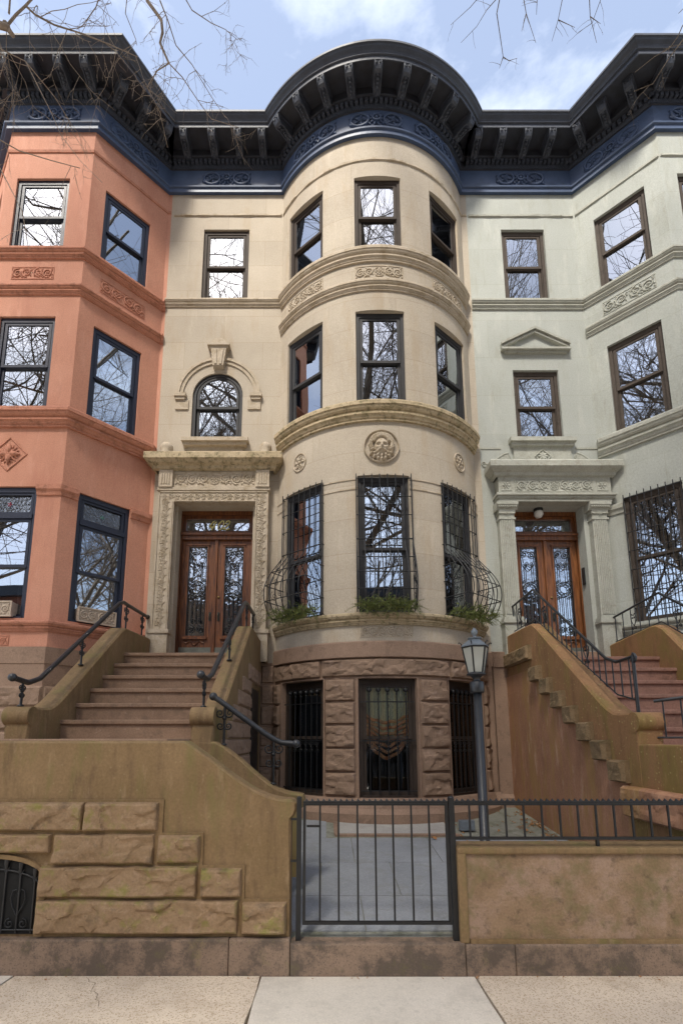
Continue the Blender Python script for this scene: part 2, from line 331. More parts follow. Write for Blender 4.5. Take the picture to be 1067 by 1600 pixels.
    def rock(s, F, a0, a1, z0, z1, d=0., amp=.035, seed=0., edge=.02, step=.035, base=.010):   # rock-faced stone: chipped facets inside a drafted margin
        na = max(4, int((a1 - a0) / step)); nz = max(4, int((z1 - z0) / step)); vs = []
        rr = random.Random(int(seed * 131)); W_, H_ = a1 - a0, z1 - z0; nc = max(5, int(W_ * H_ / .0085))
        P_ = [(rr.uniform(a0, a1), rr.uniform(z0, z1), rr.uniform(.25, 1.0), rr.uniform(-4.5, 4.5), rr.uniform(-7, 7)) for _ in range(nc)]
        for j in range(nz + 1):
            for i in range(na + 1):
                a = a0 + W_ * i / na; z = z0 + H_ * j / nz
                e = min(a - a0, a1 - a, z - z0, z1 - z); k = min(1, max(0, e / (edge * 1.4))); k = k * (2 - k)
                q = Vector((a * 9 + seed, z * 9, seed)); aw = a + .05 * noise.noise(q); zw = z + .035 * noise.noise(q + Vector((5, 5, 5)))
                b1 = b2 = 1e9; h1 = h2 = 0
                for p in P_:
                    dx = (aw - p[0]) * .55; dz = zw - p[1]; dd = dx * dx + dz * dz
                    if dd < b1: b2, h2 = b1, h1; b1 = dd; h1 = p[2] + p[3] * (aw - p[0]) * .7 + p[4] * dz * .9
                    elif dd < b2: b2 = dd; h2 = p[2] + p[3] * (aw - p[0]) * .7 + p[4] * dz * .9
                t_ = (math.sqrt(b2) - math.sqrt(b1)) / .022; t_ = .5 + .5 * min(1, t_); h = h1 * t_ + h2 * (1 - t_)
                h = max(.05, min(1.35, .62 * h + .25 + .16 * noise.noise(q * .6) + .07 * noise.noise(q * 2.6)))
                vs.append(F.pt(a, z, d + (base + amp * h) * k if e > 1e-6 else d - .004))
        fs = [(j * (na + 1) + i, j * (na + 1) + i + 1, (j + 1) * (na + 1) + i + 1, (j + 1) * (na + 1) + i) for j in range(nz) for i in range(na)]
        s.add(vs, fs, False)
    def build(s, name, m, parent=None, origin=None, label=None):
        o_ = Vector(origin) if origin is not None else (ORG[parent.name] if parent else Vector((0, 0, 0)))
        me = bpy.data.meshes.new(name); me.from_pydata([tuple(Vector(p) - o_) for p in s.v], [], s.f)
        me.materials.append(MATS[m]); me.polygons.foreach_set('use_smooth', s.sm)
        if s.uv:
            l = me.uv_layers.new(name='UVMap')
            for fi, u in s.uv.items():
                for li, q in zip(me.polygons[fi].loop_indices, u): l.data[li].uv = q
        me.update(); ob = bpy.data.objects.new(name, me); col.objects.link(ob)
        if parent: ob.parent = parent; ORG[ob.name] = o_
        else: ob.location = o_; ORG[ob.name] = o_
        if label: ob['label'] = label
        return ob
def thing(name, label, cat, loc, group=None):
    o = bpy.data.objects.new(name, None); col.objects.link(o); o.location = loc; o.empty_display_size = .2
    o['label'] = label; o['category'] = cat
    if group: o['group'] = group
    ORG[o.name] = Vector(loc); return o
def tag(o, label, cat, group=None, kind=None):
    if label: o['label'] = label
    if cat: o['category'] = cat
    if group: o['group'] = group
    if kind: o['kind'] = kind
    return o
def struct(o): o['kind'] = 'structure'; return o

# ------------------------------------------------------------------ ornament (polylines in s, z)
def spiral(cx, cz, r, turns=1.6, a0=0., sgn=1, n=22, rin=.12):
    return [(cx + (r * (1 - (1 - rin) * i / n)) * math.cos(a0 + sgn * 2 * PI * turns * i / n), cz + (r * (1 - (1 - rin) * i / n)) * math.sin(a0 + sgn * 2 * PI * turns * i / n)) for i in range(n + 1)]
def relief(mb, F, pts, r0, r1=None, d=0., n=5, lift=.3):
    mb.tube([F.pt(a, z, d + r0 * lift) for a, z in pts], r0, r1, n=n)
def leaflet(mb, F, a, z, ang, l, d=0., wd=.35):
    pts = [(a + math.cos(ang) * l * t, z + math.sin(ang) * l * t) for t in (0, .3, .65, 1)]
    rs = (.25, 1, .7, .1); P = [F.pt(p[0], p[1], d + l * wd * .3) for p in pts]; vs = []
    tdir = (P[-1] - P[0]).normalized(); nn = (F.pt(a, z, 1) - F.pt(a, z, 0)).normalized(); b = tdir.cross(nn).normalized()
    for p, r in zip(P, rs):
        for k in range(5):
            q = 2 * PI * k / 5; vs.append(p + b * math.cos(q) * r * l * wd + nn * math.sin(q) * r * l * wd * .7)
    mb.add(vs, [(i * 5 + k, i * 5 + (k + 1) % 5, (i + 1) * 5 + (k + 1) % 5, (i + 1) * 5 + k) for i in range(3) for k in range(5)], True)
def rosette(mb, F, a, z, r, petals=8, d=0.):
    for k in range(petals): leaflet(mb, F, a + math.cos(2 * PI * k / petals) * r * .3, z + math.sin(2 * PI * k / petals) * r * .3, 2 * PI * k / petals, r * .7, d, .3)
    mb.sphere(F.pt(a, z, d), r * .27, 6)
def rinceau(mb, F, a0, a1, z0, z1, d=0., centre=True):       # symmetric scroll panel
    h = z1 - z0; w_ = a1 - a0; c = (a0 + a1) / 2; zc = (z0 + z1) / 2; tb = max(.008, h * .068)
    gap = h * .42 if centre else h * .08; half = w_ / 2 - gap; k = max(1, round(half / (h * .88))); step = half / k
    for sg in (-1, 1):
        wave = []
        for i in range(k):
            cx_ = c + sg * (gap + step * (i + .5)); up = 1 if i % 2 == 0 else -1; rr = min(h * .44, step * .54)
            relief(mb, F, spiral(cx_, zc + up * h * .02, rr, 1.75, PI / 2 * up + (PI if sg < 0 else 0), sg * up, 26), tb, tb * .7, d)
            rosette(mb, F, cx_, zc, rr * .42, 5, d)
            for q in range(6):
                an = q * 1.05 + up * .5; leaflet(mb, F, cx_ + math.cos(an) * rr * .8, zc + math.sin(an) * rr * .8, an + .9 * sg, rr * .42, d, .4)
            for zz in (-1, 1):
                x = c + sg * (gap + step * (i + 1) - .0); 
                if i < k - 1 or step > h * .6: leaflet(mb, F, x - sg * step * .08, zc + zz * h * .30, zz * PI / 2 + sg * .5, h * .20, d, .45)
        wave = [(c + sg * (gap * .5 + (half + gap * .4) * t / 24), zc + h * .34 * math.sin(t / 24 * PI * k + PI / 2) * (1 if k else 1)) for t in range(25)]
        relief(mb, F, wave, tb * .7, tb * .5, d)
    if centre:
        rosette(mb, F, c, zc, h * .36, 8, d)
        for sg in (-1, 1): relief(mb, F, [(c + sg * h * x, zc + h * z) for x, z in ((.0, -.42), (.26, -.34), (.38, -.05), (.30, .28), (.10, .42))], tb * .8, tb * .5, d)
def vine(mb, F, a, z0, z1, w_, d=0., vertical=True):
    n = max(2, int(abs(z1 - z0) / (w_ * .85))); st = (z1 - z0) / n
    P = (lambda u, v: (a + u, v)) if vertical else (lambda u, v: (v, a + u))
    relief(mb, F, [P(w_ * .30 * math.sin(t * PI / 5), z0 + st * t / 5) for t in range(5 * n + 1)], w_ * .06, None, d, 4)
    for i in range(n):
        zc = z0 + st * (i + .5); sg = -1 if i % 2 else 1
        relief(mb, F, [P(x - sg * w_ * .10, zc + z) for x, z in spiral(0, 0, w_ * .33, 1.5, 0 if sg < 0 else PI, sg, 14)], w_ * .075, w_ * .05, d, 4)
        for q in range(5):
            u, v = math.cos(q * 1.26) * w_ * .34, math.sin(q * 1.26) * w_ * .34
            p = P(u - sg * w_ * .05, zc + v); leaflet(mb, F, p[0], p[1], q * 1.26 + (0 if vertical else .9), w_ * .22, d, .42)
def border(mb, F, a0, a1, z0, z1, wd=.012, d=0., p=.008):
    mb.fbox(F, a0, a1, z0, z0 + wd, d - .002, d + p); mb.fbox(F, a0, a1, z1 - wd, z1, d - .002, d + p)
    mb.fbox(F, a0, a0 + wd, z0 + wd, z1 - wd, d - .002, d + p); mb.fbox(F, a1 - wd, a1, z0 + wd, z1 - wd, d - .002, d + p)

# ------------------------------------------------------------------ windows
def window(F, s, z0, z1, w_, parent, fm, rec=.035, arch=0., blind=None, glass=('glass', 'glass'), split=.5, transom=0., curtain=None, ac=False):
    Lf = F.local(s, w_ / 2) if F.curved else F.local(s)
    h = w_ / 2; top = z1; cas = .055
    mb = MB(); d0, d1 = -rec - .08, -rec
    if arch:
        spring = z1 - arch
        n = 18
        def ring(r0, r1, da, db, a, m_):
            k0 = [(-r0 * math.cos(PI * i / n), spring + (arch - (h - r0)) * math.sin(PI * i / n)) for i in range(n + 1)]
            k1 = [(-r1 * math.cos(PI * i / n), spring + (arch - (h - r1)) * math.sin(PI * i / n)) for i in range(n + 1)]
            for i in range(n): m_.plate([k0[i], k0[i + 1], k1[i + 1], k1[i]], Lf, da, db)
        ring(h, h - cas, d0, d1, 0, mb)
        mb.fbox(Lf, -h, -h + cas, z0, spring, d0, d1); mb.fbox(Lf, h - cas, h, z0, spring, d0, d1); mb.fbox(Lf, -h + cas, h - cas, z0, z0 + .03, d0, d1)
    else:
        mb.fbox(Lf, -h, -h + cas, z0, z1, d0, d1); mb.fbox(Lf, h - cas, h, z0, z1, d0, d1)
        mb.fbox(Lf, -h + cas, h - cas, z1 - cas - .02, z1, d0, d1); mb.fbox(Lf, -h + cas, h - cas, z0, z0 + .03, d0, d1 + .02)
        for a in (-h + cas, h - cas - .014): mb.fbox(Lf, a, a + .014, z0 + .03, z1 - cas - .02, d0 + .01, d1 - .02)
    win = mb.build('window', fm, parent)
    a0, a1 = -h + cas + .014, h - cas - .014; zz0 = z0 + .03; zz1 = z1 - (cas if arch else cas + .02)
    if transom:
        mb = MB(); mb.fbox(Lf, -h + cas, h - cas, zz1 - transom - .07, zz1 - transom, d0, d1 + .015)
        border(mb, Lf, a0, a1, zz1 - transom, zz1, .035, d0 + .035, .03); mb.build('transom_frame', fm, win)
        mb = MB(); mb.fbox(Lf, a0 + .03, a1 - .03, zz1 - transom + .03, zz1 - .03, d0 + .025, d0 + .031); mb.build('stained_glass', 'glass_stain', win)
        mb = MB(); tz0, tz1 = zz1 - transom + .03, zz1 - .03; st = .055
        nn = int((a1 - a0) / st)
        for k in range(-3, nn + 1):
            for sg in (1, -1):
                pts = []
                for q in range(9):
                    z = tz0 + (tz1 - tz0) * q / 8; a = a0 + .03 + k * st + (z - tz0) * .7 if sg > 0 else a0 + .03 + (k + 3) * st - (z - tz0) * .7
                    if a0 + .03 < a < a1 - .03: pts.append(Lf.pt(a, z, d0 + .033))
                if len(pts) > 1: mb.tube(pts, .0014, n=3)
        mb.build('leading', 'iron', win)
        mb = MB(); mb.lathe((0, 0, 0), [(.001, 0), (.03, 0)], 5) if 0 else None
        rosette(mb, Lf, (a0 + a1) / 2, (tz0 + tz1) / 2, .04, 5, d0 + .034); mb.build('glass_flower', 'red_glass' if w_ > .8 else 'teal_glass', win)
        zz1 = zz1 - transom - .07
    zm = zz0 + (zz1 - zz0) * split; rw = .042
    up = MB(); lo = MB()
    ud, ld = d0 + .04, d0 + .008
    if arch:
        spring = z1 - arch; hh = a1; n = 18; ar = zz1 - spring
        ko = [(-hh * math.cos(PI * i / n), spring + ar * math.sin(PI * i / n)) for i in range(n + 1)]; ki = [(-(hh - rw) * math.cos(PI * i / n), spring + (ar - rw) * math.sin(PI * i / n)) for i in range(n + 1)]
        for i in range(n): up.plate([ko[i], ko[i + 1], ki[i + 1], ki[i]], Lf, ud, ud + .03)
        for x0, x1 in ((a0, a0 + rw), (a1 - rw, a1)): up.fbox(Lf, x0, x1, zm, spring, ud, ud + .03)
        up.fbox(Lf, a0 + rw, a1 - rw, zm - .005, zm + .04, ud, ud + .03)
        g = MB(); g.plate([(a0 + rw, zm + .02)] + ki + [(a1 - rw, zm + .02)], Lf, ud + .012, ud + .016)
    else:
        border(up, Lf, a0, a1, zm - .005, zz1, rw, ud, .03)
        g = MB(); g.fbox(Lf, a0 + rw * .8, a1 - rw * .8, zm + .03, zz1 - rw * .8, ud + .012, ud + .016)
    border(lo, Lf, a0, a1, zz0, zm + .035, rw, ld, .028)
    up.build('upper_sash', fm, win); lo.build('lower_sash', fm, win); g.build('glass_pane', glass[0], win)
    g = MB(); g.fbox(Lf, a0 + rw * .8, a1 - rw * .8, zz0 + rw * .8, zm, ld + .010, ld + .014); g.build('glass_pane', glass[1], win)
    if blind:
        b = MB(); bz = zz1 - (zz1 - zz0) * blind; n = int((zz1 - bz) / .03)
        top_ = zz1 + .02
        for i in range(n): b.prism([(d0 - .05, top_ - .03 * i), (d0 - .035, top_ - .03 * i - .026), (d0 - .038, top_ - .03 * i - .028), (d0 - .053, top_ - .03 * i - .002)], Lf, a0, a1)
        b.build('blind', 'blind', win)
    if curtain:
        b = MB(); n = 40; m_ = 12; c0, c1, cz0, cz1 = a0 * 1.1, a1 * 1.1, zz0, zz1
        if curtain == 'drape': cz0 = zz0 + (cz1 - zz0) * .50
        sides = [(c0, c0 + (c1 - c0) * .32), (c1 - (c1 - c0) * .32, c1)] if curtain != 'full' and curtain != 'drape' else [(c0, c1)]
        for x0, x1 in sides:
            vs = []; uv = []
            for j in range(m_ + 1):
                for i in range(n + 1):
                    u = i / n; z = cz0 + (cz1 - cz0) * j / m_
                    vs.append(Lf.pt(x0 + (x1 - x0) * u, z, (d0 - .045 if curtain == 'drape' else d0 - .16) + (.02 if curtain == 'drape' else .03) * math.sin(u * (x1 - x0) * 60 + math.sin(j * .4)))); uv.append((u, j / m_))
            b.add(vs, [(j * (n + 1) + i, j * (n + 1) + i + 1, (j + 1) * (n + 1) + i + 1, (j + 1) * (n + 1) + i) for j in range(m_) for i in range(n)], True, uv)
        b.build('curtain', 'drape' if curtain == 'drape' else 'curtain', win)
        if curtain == 'drape':
            b = MB()
            for k in range(7):
                sag = .10 + .028 * k; zt0 = zz0 + (zz1 - zz0) * (.72 - .035 * k)
                b.tube([Lf.pt(a0 + (a1 - a0) * t / 14, zt0 - sag * math.sin(PI * t / 14) ** 1.2 + .012 * math.sin(t * 1.7 + k), d0 - .035 + .008 * math.sin(t + k * 2)) for t in range(15)], .026, .022, n=6)
            b.build('swag', 'swag', win)
    if ac:                                             # balcony-like guard behind the lower pane
        b = MB()
        for z in (.06, .12, .18): b.fbox(Lf, a0 + .05, a1 - .05, zz0 + z, zz0 + z + .015, ld - .09, ld - .08)
        for k in range(3):
            a = a0 + .08 + (a1 - a0 - .16) * k / 2; b.fbox(Lf, a - .012, a + .012, zz0 + .02, zz0 + .21, ld - .08, ld - .07)
        b.build('window_guard', 'iron', win)
    return win

# ------------------------------------------------------------------ plan of the row
FY, BY = 7.5, 6.55
CX, CY, CR = .828, 8.5277, 1.9142
ARC = Arc(CX, CY, CR)
def theta(d): return math.acos(max(-1, min(1, (CY - FY + d) / (CR + d))))
def arc_pts(d, n=44):
    th = theta(d); return [(CX + (CR + d) * math.sin(-th + 2 * th * i / n), CY - (CR + d) * math.cos(-th + 2 * th * i / n)) for i in range(n + 1)]
XL, XR = -2.82, 2.55
def path_beige(d): return [(XL, FY - d)] + arc_pts(d) + [(XR, FY - d)]
def path_bow(d): return arc_pts(d)
PA, PB, PC, PD = -6.08, -5.17, -3.79, -2.88           # pink bay: left junction, corners, right junction
GA, GB, GC, GD = 4.50, 5.42, 6.76, 7.68               # green bay
def bay_path(a, b, c, e, x0=None, x1=None, k=.414):
    def p(d):
        o = [(a - .414 * d, FY - d), (b - k * d, BY - d), (c + k * d, BY - d), (e + .414 * d, FY - d)]
        if x0 is not None: o = [(x0, FY - d)] + o
        if x1 is not None: o = o + [(x1, FY - d)]
        return o
    return p
PX0, GX1 = -8.19, 7.92

def cornice_prof(z=0.):
    return [(0, 11.40), (.055, 11.40), (.055, 11.475), (.08, 11.485), (.085, 11.51), (.03, 11.525), (.03, 11.905)]
def cornice(house, path, segs, name_seg=None):
    """segs: list of (frame, s0, s1, ornaments [s..], bracket positions)"""
    m = MB(); m.sweep(path, cornice_prof()); part = m.build('cornice', 'navy', house)
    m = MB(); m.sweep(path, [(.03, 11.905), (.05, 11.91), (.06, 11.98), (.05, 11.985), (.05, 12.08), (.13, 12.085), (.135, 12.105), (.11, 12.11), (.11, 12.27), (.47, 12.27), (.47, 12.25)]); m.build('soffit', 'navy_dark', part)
    m = MB(); m.sweep(path, [(.46, 12.225), (.475, 12.225), (.475, 12.295), (.50, 12.30), (.50, 12.32), (.515, 12.345), (.55, 12.38), (.565, 12.41), (.58, 12.415), (.58, 12.45), (.0, 12.48)]); m.build('crown_moulding', 'crown', part)
    dm = MB(); rm = MB()
    for F, s0, s1, orn, br in segs:
        n = int((s1 - s0) / .078)
        for i in range(n):
            a = s0 + (s1 - s0) * (i + .5) / n; dm.fbox(F.local(a), -.026, .026, 12.0, 12.07, .048, .11)
        n = int((s1 - s0) / .03)
        for i in range(n):
            a = s0 + (s1 - s0) * (i + .5) / n; q = F.local(a)
            rm.tube([q.pt(-.013, 11.915, .055), q.pt(.013, 11.975, .068)], .014, .010, n=4)
        for a in orn:
            o = MB(); zc = 11.715; D = .032
            for sg in (-1, 1):
                c = a + sg * .27
                relief(o, F, [(c + .145 * math.cos(2 * PI * k / 16), zc + .128 * math.sin(2 * PI * k / 16)) for k in range(17)], .024, None, D); rosette(o, F, c, zc, .115, 5, D); rosette(o, F, c, zc, .06, 6, D + .02)
                relief(o, F, [(a + sg * (.10 + .07 * t), zc - .11 + .05 * math.sin(t * 3.1)) for t in (0, .4, .8, 1.2)], .018, .009, D)
                relief(o, F, [(a + sg * (.10 + .07 * t), zc + .10 - .05 * math.sin(t * 3.1)) for t in (0, .4, .8, 1.2)], .014, .008, D)
                for zz in (-.11, .11): leaflet(o, F, c + sg * .12, zc + zz * .8, PI / 2 - sg * PI / 2 + (zz * 5), .07, D)
            rosette(o, F, a, zc, .135, 10, D); ring_ = [(a + .06 * math.cos(2 * PI * k / 14), zc + .06 * math.sin(2 * PI * k / 14)) for k in range(15)]; relief(o, F, ring_, .014, None, D + .03)
            o.sphere(F.pt(a, zc, .05), .034, 8); o.build('frieze_ornament', 'navy', part)
        for a in br:
            b = MB(); q = F.local(a)
            b.prism([(.10, 12.265), (.44, 12.265), (.462, 12.24), (.46, 12.16), (.435, 12.105), (.395, 12.085), (.36, 12.10), (.34, 12.12), (.29, 12.12), (.22, 12.09), (.16, 12.06), (.10, 12.06)], q, -.06, .06)
            for k in (-1, 1):
                b.tube([q.pt(k * .052, 12.22, .462), q.pt(k * .052, 12.14, .45), q.pt(k * .052, 12.09, .40), q.pt(k * .052, 12.115, .32), q.pt(k * .052, 12.07, .17)], .015, n=5)
                b.tube([q.pt(k * .032 + x * .026, 12.19 + y * .026, .466) for x, y in spiral(0, 0, 1, 1.3, 0, k, 10)], .009, n=4)
            for k in range(5): b.sphere(q.pt(0, 12.10 - .010 * k, .37 - .05 * k), .024, 5)
            b.sphere(q.pt(0, 12.07, .14), .036, 6)
            b.fbox(q, -.078, .078, 12.24, 12.268, .10, .472)
            b.build('bracket', 'crown', part)
    dm.build('dentil_band', 'crown', part); rm.build('bead_moulding', 'crown', part)  # lighter colour on brackets, dentils and beads stands in for highlights
    return part

def belt(house, path, z0, z1, p, m_, name='belt_course', label=None):
    h = z1 - z0; m = MB()
    m.sweep(path, [(p * u if u > 0 else u, z0 + h * v) for u, v in ((-.01, 0), (.28, 0), (.28, .12), (.38, .13), (.44, .24), (.56, .30), (.62, .31), (.62, .42), (.52, .43), (.52, .49), (.70, .52), (.84, .60), (.90, .68), (.90, .73), (1, .74), (1, .93), (.93, 1), (-.01, 1.03))])
    return m.build(name, m_, house, label=label)
def roughband(mb, F, s0, s1, z0, z1, seed=1.): mb.rock(F, s0, s1, z0, z1, d=0, amp=.022, seed=seed, edge=.012, step=.02, base=.006)
def shell(house, x0, x1, m_, back=18.0):
    m = MB()
    m.box(x0 + .02, x1 - .02, back - .2, back, 0, 12.4)
    m.build('rear_wall', 'brick', house)
    m = MB(); m.box(x0 + .01, x0 + .16, FY + .02, back - .2, 0, 12.4); m.box(x1 - .16, x1 - .01, FY + .02, back - .2, 0, 12.4); m.build('party_wall', 'brick', house)
    m = MB(); m.add([(x0, FY, 12.44), (x1, FY, 12.44), (x1, back, 12.3), (x0, back, 12.3)], [(0, 1, 2, 3)])
    return m.build('roof', 'roofing', house)
def rooms(house, x0, x1, path):
    m = MB()
    for z in (.15, 2.75, 6.0, 8.7, 12.0):
        pts = path(-.18)
        n = len(pts); vs = [(max(x0 + .17, min(x1 - .17, p[0])), p[1], z) for p in pts] + [(x1 - .17, 11.5, z), (x0 + .17, 11.5, z)]
        m.add(vs, [tuple(range(len(vs)))]); m.add([(v[0], v[1], z - .2) for v in vs], [tuple(range(len(vs)))])
    m.box(x0 + .17, x1 - .17, 11.5, 11.6, .15, 12.2)
    m.build('interior', 'room', house)

FLAT = Plane(0, FY, 1, FY)                      # s = X
def holes_of(ws): return [(s - w_ / 2, s + w_ / 2, z0, z1) + ((a,) if a else ()) for (s, z0, z1, w_, a) in ws]

# ================================================================== HOUSE 402 (cream)
H = thing('row_house', 'cream limestone house with the round bow front, number 402 over its door', 'house', (0, FY, 0))
DG = dict(x0=-2.41, x1=-1.19, z0=2.7, z1=5.30)
m = MB()
m.wall(FLAT, XL, -.787, 2.7, 11.42, [(-2.21, -1.39, 9.17, 10.65), (-2.27, -1.42, 6.45, 7.73, .425), (DG['x0'], DG['x1'], 2.70001, DG['z1'])], rev=.30)
m.wall(FLAT, 2.443, XR, 2.7, 11.42)
A = R(11.35) * CR; S = R(39) * CR; E = theta(0) * CR
hs = []
for s in (-S, 0, S):
    for z0, z1 in ((9.2, 10.62), (6.5, 8.1), (3.27, 5.34)): hs.append((s - A, s + A, z0, z1))
m.wall(ARC, -E, E, 2.86, 11.42, hs, rev=.30)
m.build('facade_wall', 'beige', H)
# brownstone base
AB = R(12.0) * CR
m = MB()
bh = [(s - AB, s + AB, .78, 2.36) for s in (-S, 0, S)]
m.wall(ARC, -E - .01, E + .01, .2, 2.87, bh, rev=.30, d=0)
m.wall(FLAT, XL, -.787, .2, 2.7); m.wall(FLAT, 2.44, XR, .2, 2.87)
m.build('basement_wall', 'brown_smooth', H)
belt_top = MB(); belt_top.sweep(path_bow, [(.0, 2.64), (.05, 2.64), (.06, 2.65), (.06, 2.85), (.05, 2.868), (0, 2.875)]); belt_top.sweep(lambda d: [(2.40, FY - d), (XR, FY - d)], [(0, 2.64), (.05, 2.64), (.055, 2.85), (0, 2.875)])
belt_top.build('water_table', 'brown_smooth', H)
m = MB(); sd = 1
for a0, a1 in ((-E, -.93), (-.93, .93), (.93, E)): m.rock(ARC, a0 + .01, a1 - .01, 2.385, 2.635, amp=.055, seed=sd, step=.02); sd += 1
for a0, a1 in ((-S + AB + .02, -AB - .03), (AB + .03, S - AB - .02), (-E, -S - AB - .04), (S + AB + .04, E)):
    z = .80
    for k in range(5):
        zz = z + .312; m.rock(ARC, a0 + .012, a1 - .012, z + .006, zz - .006, amp=.052, seed=sd, step=.02); sd += 1; z = zz
z = .5
for k in range(6): m.rock(FLAT, -1.0, -.80, z + .01, z + .30, amp=.03, seed=sd + .3, step=.02); sd += 1; z += .31
m.rock(FLAT, -1.0, -.80, 2.385, 2.66, amp=.03, seed=sd, step=.02)
m.build('rock_faced_blocks', 'brown', H)
m = MB(); m.sweep(path_beige, [(0, .2), (.16, .2), (.16, .60), (.10, .66), (.05, .78), (0, .785)]); m.build('plinth', 'brown_smooth', H)
m = MB()
for s in (-S, 0, S):
    for a in (s - AB - .025, s + AB + .001): m.fbox(ARC, a, a + .024, .785, 2.383, -.05, .012)
    m.fbox(ARC, s - AB, s + AB, 2.362, 2.384, -.05, .012)
m.build('window_surround', 'brown_smooth', H)
# flat pier right of the bow, basement
m = MB(); m.fbox(FLAT, 2.36, XR - .03, .66, 2.64, .0, .05); m.build('pier', 'brown_smooth', H)
# mouldings
belt(H, lambda d: [(XL, FY - d), (-.787 - .5 * d, FY - d)], 9.02, 9.155, .07, 'beige_trim')
def clipr(path): return path
belt(H, path_bow, 8.965, 9.19, .10, 'beige_trim')
belt(H, path_bow, 8.44, 8.60, .08, 'beige_trim')
belt(H, path_bow, 6.19, 6.47, .14, 'beige_mossy')
belt(H, path_bow, 3.10, 3.26, .10, 'beige_mossy')
m = MB()
for a0, a1 in ((-S + A, -A), (A, S - A), (-E, -S - A), (S + A, E)):
    for z in (5.13, 5.28): m = MB(); m.fbox(ARC, a0, a1, z, z + .022, -.002, .012); m.build('string_line', 'beige_trim', H)
m = MB(); roughband(m, FLAT, XL + .04, -.80, 10.92, 10.985, 3); roughband(m, ARC, -E, E, 10.91, 10.98, 5); roughband(m, FLAT, 2.45, XR, 10.92, 10.985, 3); m.build('rough_band', 'beige_trim', H)
for s, nm in ((-S, 1), (0, 1), (S, 1)):
    m = MB(); hw = R(11.5) * CR; border(m, ARC, s - hw, s + hw, 8.67, 8.90, .012); rinceau(m, ARC, s - hw + .02, s + hw - .02, 8.685, 8.885, .0); m.build('carved_panel', 'beige_trim', H)
m = MB(); hw = R(11) * CR; border(m, ARC, -hw, hw, 2.93, 3.09, .01); rinceau(m, ARC, -hw + .02, hw - .02, 2.94, 3.08, .0, False); m.build('carved_panel', 'beige_trim', H)
# bearded mask
def mask(F, s, z, r, parent):
    m = MB(); n = 72; vs = []
    def g(x, y, cx_, cy_, sx, sy): return math.exp(-((x - cx_) / sx) ** 2 - ((y - cy_) / sy) ** 2)
    curls = []
    rr = random.Random(3)
    for k in range(15):
        a = -.35 + (PI + .7) * k / 14; curls.append((.60 * math.cos(a), .16 + .56 * math.sin(a), .135))
    for k in range(11):
        a = .2 + (PI - .4) * k / 10; curls.append((.40 * math.cos(a), .26 + .36 * math.sin(a), .10))
    beard = [(x, y) for x, y in ((-.5, -.2), (-.55, -.42), (-.38, -.42), (-.4, -.62), (-.22, -.55), (-.2, -.75), (0, -.6), (0, -.8), (.2, -.75), (.22, -.55), (.38, -.42), (.4, -.62), (.55, -.42), (.5, -.2))]
    for j in range(n + 1):
        for i in range(n + 1):
            x = -1 + 2 * i / n; y = -1 + 2 * j / n; q = math.hypot(x, y); h = 0
            face = max(0, 1 - (x / .42) ** 2 - ((y - .02) / .58) ** 2) ** .5 if (x / .42) ** 2 + ((y - .02) / .58) ** 2 < 1 else 0
            h = .30 * face
            h += .20 * g(x, y, 0, -.02, .055, .16) + .12 * g(x, y, 0, -.12, .10, .06)
            h += .10 * g(x, y, -.17, .16, .13, .035) + .10 * g(x, y, .17, .16, .13, .035)
            for sx in (-1, 1):
                h -= .13 * g(x, y, sx * .17, .055, .10, .055); h += .08 * g(x, y, sx * .17, .05, .06, .035)
                h += .12 * g(x - 0, y + .0 + abs(x) * .35, sx * .14, -.22, .14, .05) + .06 * g(x, y, sx * .25, -.08, .09, .09)
            h += .06 * g(x, y, 0, -.33, .07, .03)
            for cx_, cy_, cr in curls:
                dd = math.hypot(x - cx_, y - cy_) / cr
                if dd < 1: h = max(h, .34 * (1 - dd ** 4) - .22 * math.exp(-(dd / .28) ** 2) + .05 * math.sin(dd * 9))
            for cx_, cy_ in beard:
                dx, dy = x - cx_, y - cy_; ang = math.atan2(cy_ + .1, cx_); u = dx * math.cos(ang) + dy * math.sin(ang); v = -dx * math.sin(ang) + dy * math.cos(ang)
                e = (u / .17) ** 2 + (v / .085) ** 2
                if e < 1: h = max(h, .33 * math.sqrt(1 - e) + .03 * math.sin(v * 90) - .0)
            if q > .86: h = 0
            if q > .9: h = .12 * math.sin(min(1, (q - .9) / .1) * PI)
            base = -.03 if q < .9 else 0
            vs.append((i, j, x, y, q, base + h * r * .95))
    P = []
    for i, j, x, y, q, h in vs:
        if q > 1: x, y = x / q, y / q; h = -.004
        P.append(F.pt(s + x * r, z + y * r, h + .012))
    fs = [(j * (n + 1) + i, j * (n + 1) + i + 1, (j + 1) * (n + 1) + i + 1, (j + 1) * (n + 1) + i) for j in range(n) for i in range(n)
          if min(vs[j * (n + 1) + i][4], vs[(j + 1) * (n + 1) + i + 1][4], vs[j * (n + 1) + i + 1][4], vs[(j + 1) * (n + 1) + i][4]) < 1.0]
    m.add(P, fs, True); m.build('bearded_mask', 'beige_trim', parent)
mask(ARC, -.02, 5.78, .265, H)
for s in (-R(40.6) * CR, R(40.6) * CR):
    m = MB(); ring = [(s + .13 * math.cos(2 * PI * k / 20), 5.80 + .145 * math.sin(2 * PI * k / 20)) for k in range(21)]; relief(m, ARC, ring, .014)
    rosette(m, ARC, s, 5.80, .11, 6); 
    for k in range(5): relief(m, ARC, spiral(s + .07 * math.cos(k * 1.256), 5.8 + .075 * math.sin(k * 1.256), .038, 1.2, k), .009, .006)
    m.build('medallion', 'beige_trim', H)
